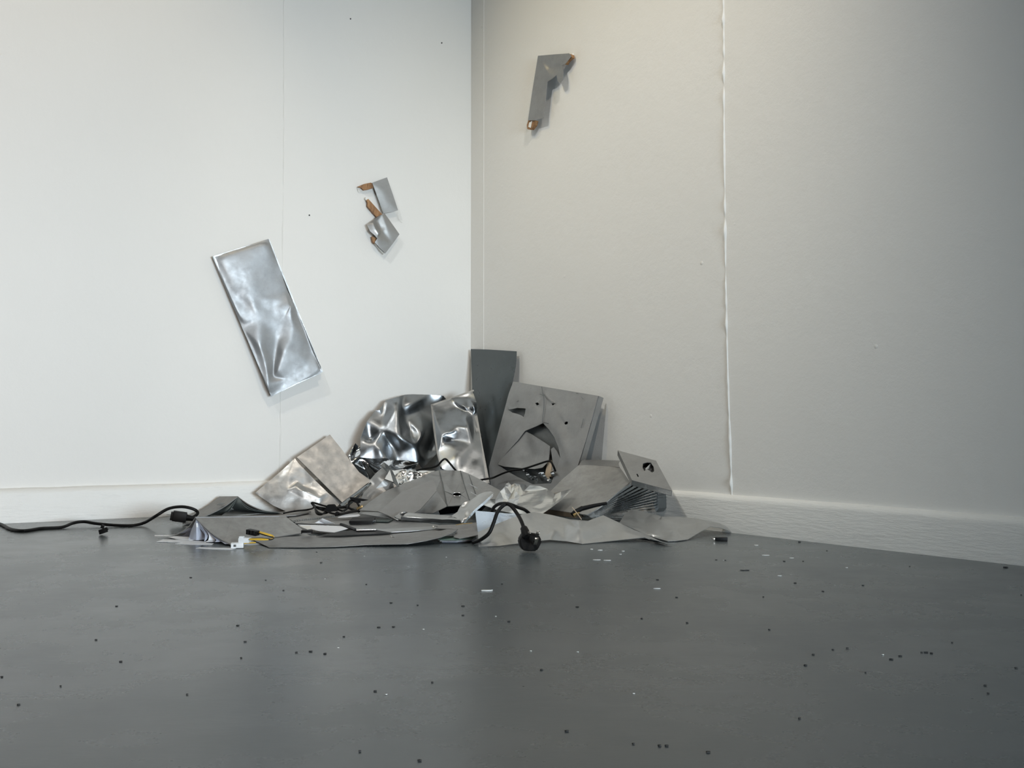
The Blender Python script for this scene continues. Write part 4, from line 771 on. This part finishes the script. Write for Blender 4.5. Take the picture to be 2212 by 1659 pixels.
# power adapter wires with white and black connectors
t = thing('wired_connector', on_z(560, 1165), 'black and yellow wires looping between a black connector and white connectors', 'cable')
c0_ = on_z(546, 1150, .031)
bcn = link('black_connector', box(c0_, Vector((.0115, -.002, -.002)), Vector((.002, .011, 0)), Vector((0, 0, .0055)), .001), M['black_matt'], t)
for k in range(3):
    link('connector_rib', box(c0_ + Vector((-.008 + k * .007, -.0125, .001)), Vector((.0016, 0, 0)), Vector((0, .0025, 0)), Vector((0, 0, .004)), .0004), M['black'], bcn)
for k, (m_, o) in enumerate((('yellow', 0), ('yellow', 2.6), ('black', 4.2))):
    link('wire', tube([(553, 1147 + o * .9, Z(0.0300)), (566, 1150 + o, Z(0.0280)), (580, 1154 + o, Z(0.0240)), (589, 1157 + o * .8, Z(0.0210)), (591, 1161 + o * .5, Z(0.0190)), (583, 1165 + o * .2, Z(0.0190)), (565, 1166.2 - o * .9, Z(0.0200)), (539, 1165.5 - o * .4, Z(0.0200))], .0013, 7), M[m_], t)
w1 = on_z(529, 1166.5, .017); w2 = on_z(513, 1177.5, .0065)
wc1 = link('white_connector', box(w1, Vector((.012, 0, 0)), Vector((0, .012, 0)), Vector((0, 0, .0055)), .001), M['white_plastic'], t)
link('latch', box(w1 + Vector((-.006, -.004, .007)), Vector((.005, 0, 0)), Vector((0, .006, 0)), Vector((0, 0, .0018)), .0005), M['white_plastic'], wc1)
wc2 = link('white_connector', box(w2, Vector((.0135, .002, 0)), Vector((-.002, .011, 0)), Vector((0, 0, .0055)), .001), M['white_plastic'], t)
link('socket_hole', box(w2 + Vector((-.003, -.0112, 0)), Vector((.003, 0, 0)), Vector((0, .001, 0)), Vector((0, 0, .0025)), .0003), M['inside'], wc2)
link('wire', tube([(526, 1174, Z(.006)), (538, 1172.5, Z(.006)), (552, 1172, Z(.005))], .0015, 6), M['yellow'], t)

# small loose parts
t = thing('broken_clip', on_z(222, 1150), 'small broken black plastic clip alone on the floor below the mains lead', 'plastic part')
cb = on_z(223, 1147, .0098)
link('body', box(cb, Vector((.0085, 0, .003)), Vector((0, .007, 0)), Vector((-.0015, 0, .0055)), .001), M['black_matt'], t)
link('prong', box(cb + Vector((-.001, -.002, .011)), Vector((.003, 0, -.001)), Vector((0, .004, 0)), Vector((.001, 0, .004)), .0006), M['black_matt'], t)
link('prong', box(cb + Vector((.009, -.002, .005)), Vector((.0025, 0, .002)), Vector((0, .003, 0)), Vector((-.002, 0, .003)), .0005), M['black_matt'], t)
t = thing('adapter_plug', on_z(1556, 1166), 'small black adapter with a metal tip on the floor near the right skirting', 'plug')
ca = on_z(1558, 1164.5, .0048)
link('body', box(ca, Vector((.0145, -.001, 0)), Vector((.001, .007, 0)), Vector((0, 0, .0042)), .0012), M['black_matt'], t)
link('tip', box(ca + Vector((-.0175, .001, .0005)), Vector((.004, 0, 0)), Vector((0, .005, 0)), Vector((0, 0, .0015)), .0003), M['steel'], t)
tag(link('steel_ball', tube([(935, 1137, Z(.021)), (936.2, 1138, Z(.021)), (937.4, 1139, Z(.021))], lambda u: .0005 + .0028 * math.sin(math.pi * u), 10, n=6), M['steel']), 'tiny shiny steel bead on the light grey strip', 'bead')
tag(link('bent_pin', tube([(843, 1160.5, Z(.010)), (845, 1157, Z(.013)), (847, 1160, Z(.011)), (852, 1161, Z(.010))], .0007, 5, n=3), M['steel']), 'tiny bent metal pin on the long floor sheet', 'pin')
tag(link('gold_strip', tube([(985, 1134, Z(.033)), (1000, 1131.5, Z(.034)), (1020, 1130, Z(.034))], .0009, 5), M['brass']), 'thin gold strip on the back edge of the raised sheet', 'metal strip')

# ================================================================ flakes and grit on the floor
def chip(name, px, py, w_, d_, h_, mat, label, group, seed):
    random.seed(seed); c = on_z(px, py, 0.0); n = 7; a0 = random.uniform(0, 6)
    rr = [random.uniform(.6, 1.0) for _ in range(n)]
    pts = [c + Vector((math.cos(a0 + 2 * math.pi * i / n) * w_ * rr[i], math.sin(a0 + 2 * math.pi * i / n) * d_ * rr[i], .0002 + h_ * .3 * rr[i])) for i in range(n)]
    o = link(name, prism(pts, Vector((0, 0, h_ * .7))), M[mat], smooth=False); o.location.z = 0.0002
    return tag(o, label, 'flake' if 'flake' in name else 'grit', group)
WF = [(1050, 1276.5, .0120, .006), (1419, 1272, .0065, .003), (1634, 1178.5, .0065, .006), (1710, 1206, .005, .003), (1684, 1244.5, .005, .003), (1829, 1227, .003, .003), (1655, 1200, .009, .004), (1290, 1210, .009, .004), (1312, 1211, .012, .004), (1278, 1187, .004, .004), (1296, 1189, .006, .005), (1346, 1191, .004, .003), (1340, 1198, .003, .003)]
wl = ['largest white paint flake alone on the floor in front of the plug', 'small white paint flake right of the largest flake', 'pale rounded flake near the right skirting', 'thin pale flake to the right of a long grey flake', 'slim white flake low on the floor right of the heap', 'tiny pale flake far right of the heap', 'long grey-white flake below the right skirting', 'left half of a white smear of flakes below the wavy sheet', 'right half of a white smear of flakes below the wavy sheet', 'small white flake just below the wavy sheet', 'white star-shaped flake just below the wavy sheet', 'tiny white flake right of the star-shaped flake', 'tiniest white flake right of the star-shaped flake']
for i, (x, y, a, b) in enumerate(WF): chip('paint_flake', x, y, a, b, .0022 if i == 0 else .0014, 'flake', wl[i], 'white paint flakes on the floor', 50 + i)
ORD = 'first second third fourth fifth sixth seventh eighth ninth tenth eleventh twelfth thirteenth fourteenth fifteenth sixteenth seventeenth eighteenth nineteenth twentieth'.split()
ORD += ['twenty-' + o for o in ORD[:9]] + ['thirtieth']
def rank(pt, pts, bands):
    for lo, hi, nm in bands:
        row = sorted(p for p in pts if lo <= p[1] < hi)
        if pt in row: return ORD[row.index(pt)] + ' from the left in the ' + nm
BANDS = ((0, 1260, 'strip of floor nearest the heap'), (1260, 1360, 'back strip of open floor'), (1360, 1460, 'middle strip of open floor'), (1460, 1700, 'front strip of open floor'))
WS = [(915, 1360), (1071, 1332), (1147, 1407), (1248, 1409), (702, 1251), (834, 1501), (731, 1400), (1563, 1211), (1907, 1415), (787, 1202), (964, 1204), (1369, 1499)]
for i, (x, y) in enumerate(WS):
    chip('paint_flake', x, y, .0016, .0014, .001, 'flake', 'tiny white paint speck, ' + rank((x, y), WS, BANDS), 'white specks on the floor', 80 + i)
chip('grit', 1608, 1232.5, .011, .003, .0014, 'grit', 'longest dark splinter on the floor right of the heap', 'dark grit on the floor', 5)
chip('grit', 1727, 1172, .004, .003, .003, 'grit', 'dark crumb touching the right skirting', 'dark grit on the floor', 6)
chip('grit', 2173, 1227, .006, .004, .003, 'grit', 'black crumb by the right skirting at the right edge', 'dark grit on the floor', 7)
GR = [(1649, 1290), (845, 1303), (1170, 1448), (743, 1376), (671, 1408), (702, 1413), (934, 1475), (1530, 1626), (906, 1644), (777, 1624), (2057, 1389), (2128, 1482), (2135, 1499), (1965, 1224), (252, 1310), (260, 1430), (404, 1501), (40, 1523), (4, 1463), (530, 1387), (521, 1422), (514, 1352), (1662, 1361), (1799, 1404), (1864, 1265), (1547, 1210), (1567, 1211), (1420, 1253), (1462, 1291), (1484, 1346), (1386, 1337), (1247, 1312), (1000, 1330), (902, 1308), (1000, 1310), (1084, 1262), (791, 1263), (694, 1216), (684, 1193), (612, 1276), (574, 1254), (412, 1248), (208, 1383), (131, 1483), (1424, 1612), (1440, 1612), (1368, 1608), (1224, 1580), (1099, 1343), (1727, 1553), (1870, 1454), (1740, 1438), (1757, 1415), (1830, 1401), (1925, 1425), (1945, 1418), (1991, 1410), (2000, 1410), (2012, 1412), (2195, 1444), (2206, 1286), (1694, 1213), (1735, 1213), (1786, 1190), (1718, 1260), (1778, 1278), (640, 1410), (810, 1494), (818, 1356), (850, 1355)]
for i, (x, y) in enumerate(GR):
    s_ = .0014 + .0012 * ((i * 37) % 10) / 10; s_ *= 1.0 if y < 1450 else .75
    chip('grit', x, y, s_ * 1.3, s_, .0014, 'grit', 'dark grit speck, ' + rank((x, y), GR, BANDS), 'grit specks on the floor', 200 + i)
# small knobs and drips in the wall paint
for (x, y, sd), lab in zip(((757, 41, 'L'), (954, 93, 'L'), (668, 465, 'L')), ('dark nail head highest on the left wall', 'dark nail head near the top of the left wall by the corner', 'dark nail head mid-height on the left wall between the two hung pieces')):
    c = P(x, y, (sd, .0)); tag(link('nail_head', tube([c, c + NL * .0025], .0022, 8, n=1), M['grit']), lab, 'nail')
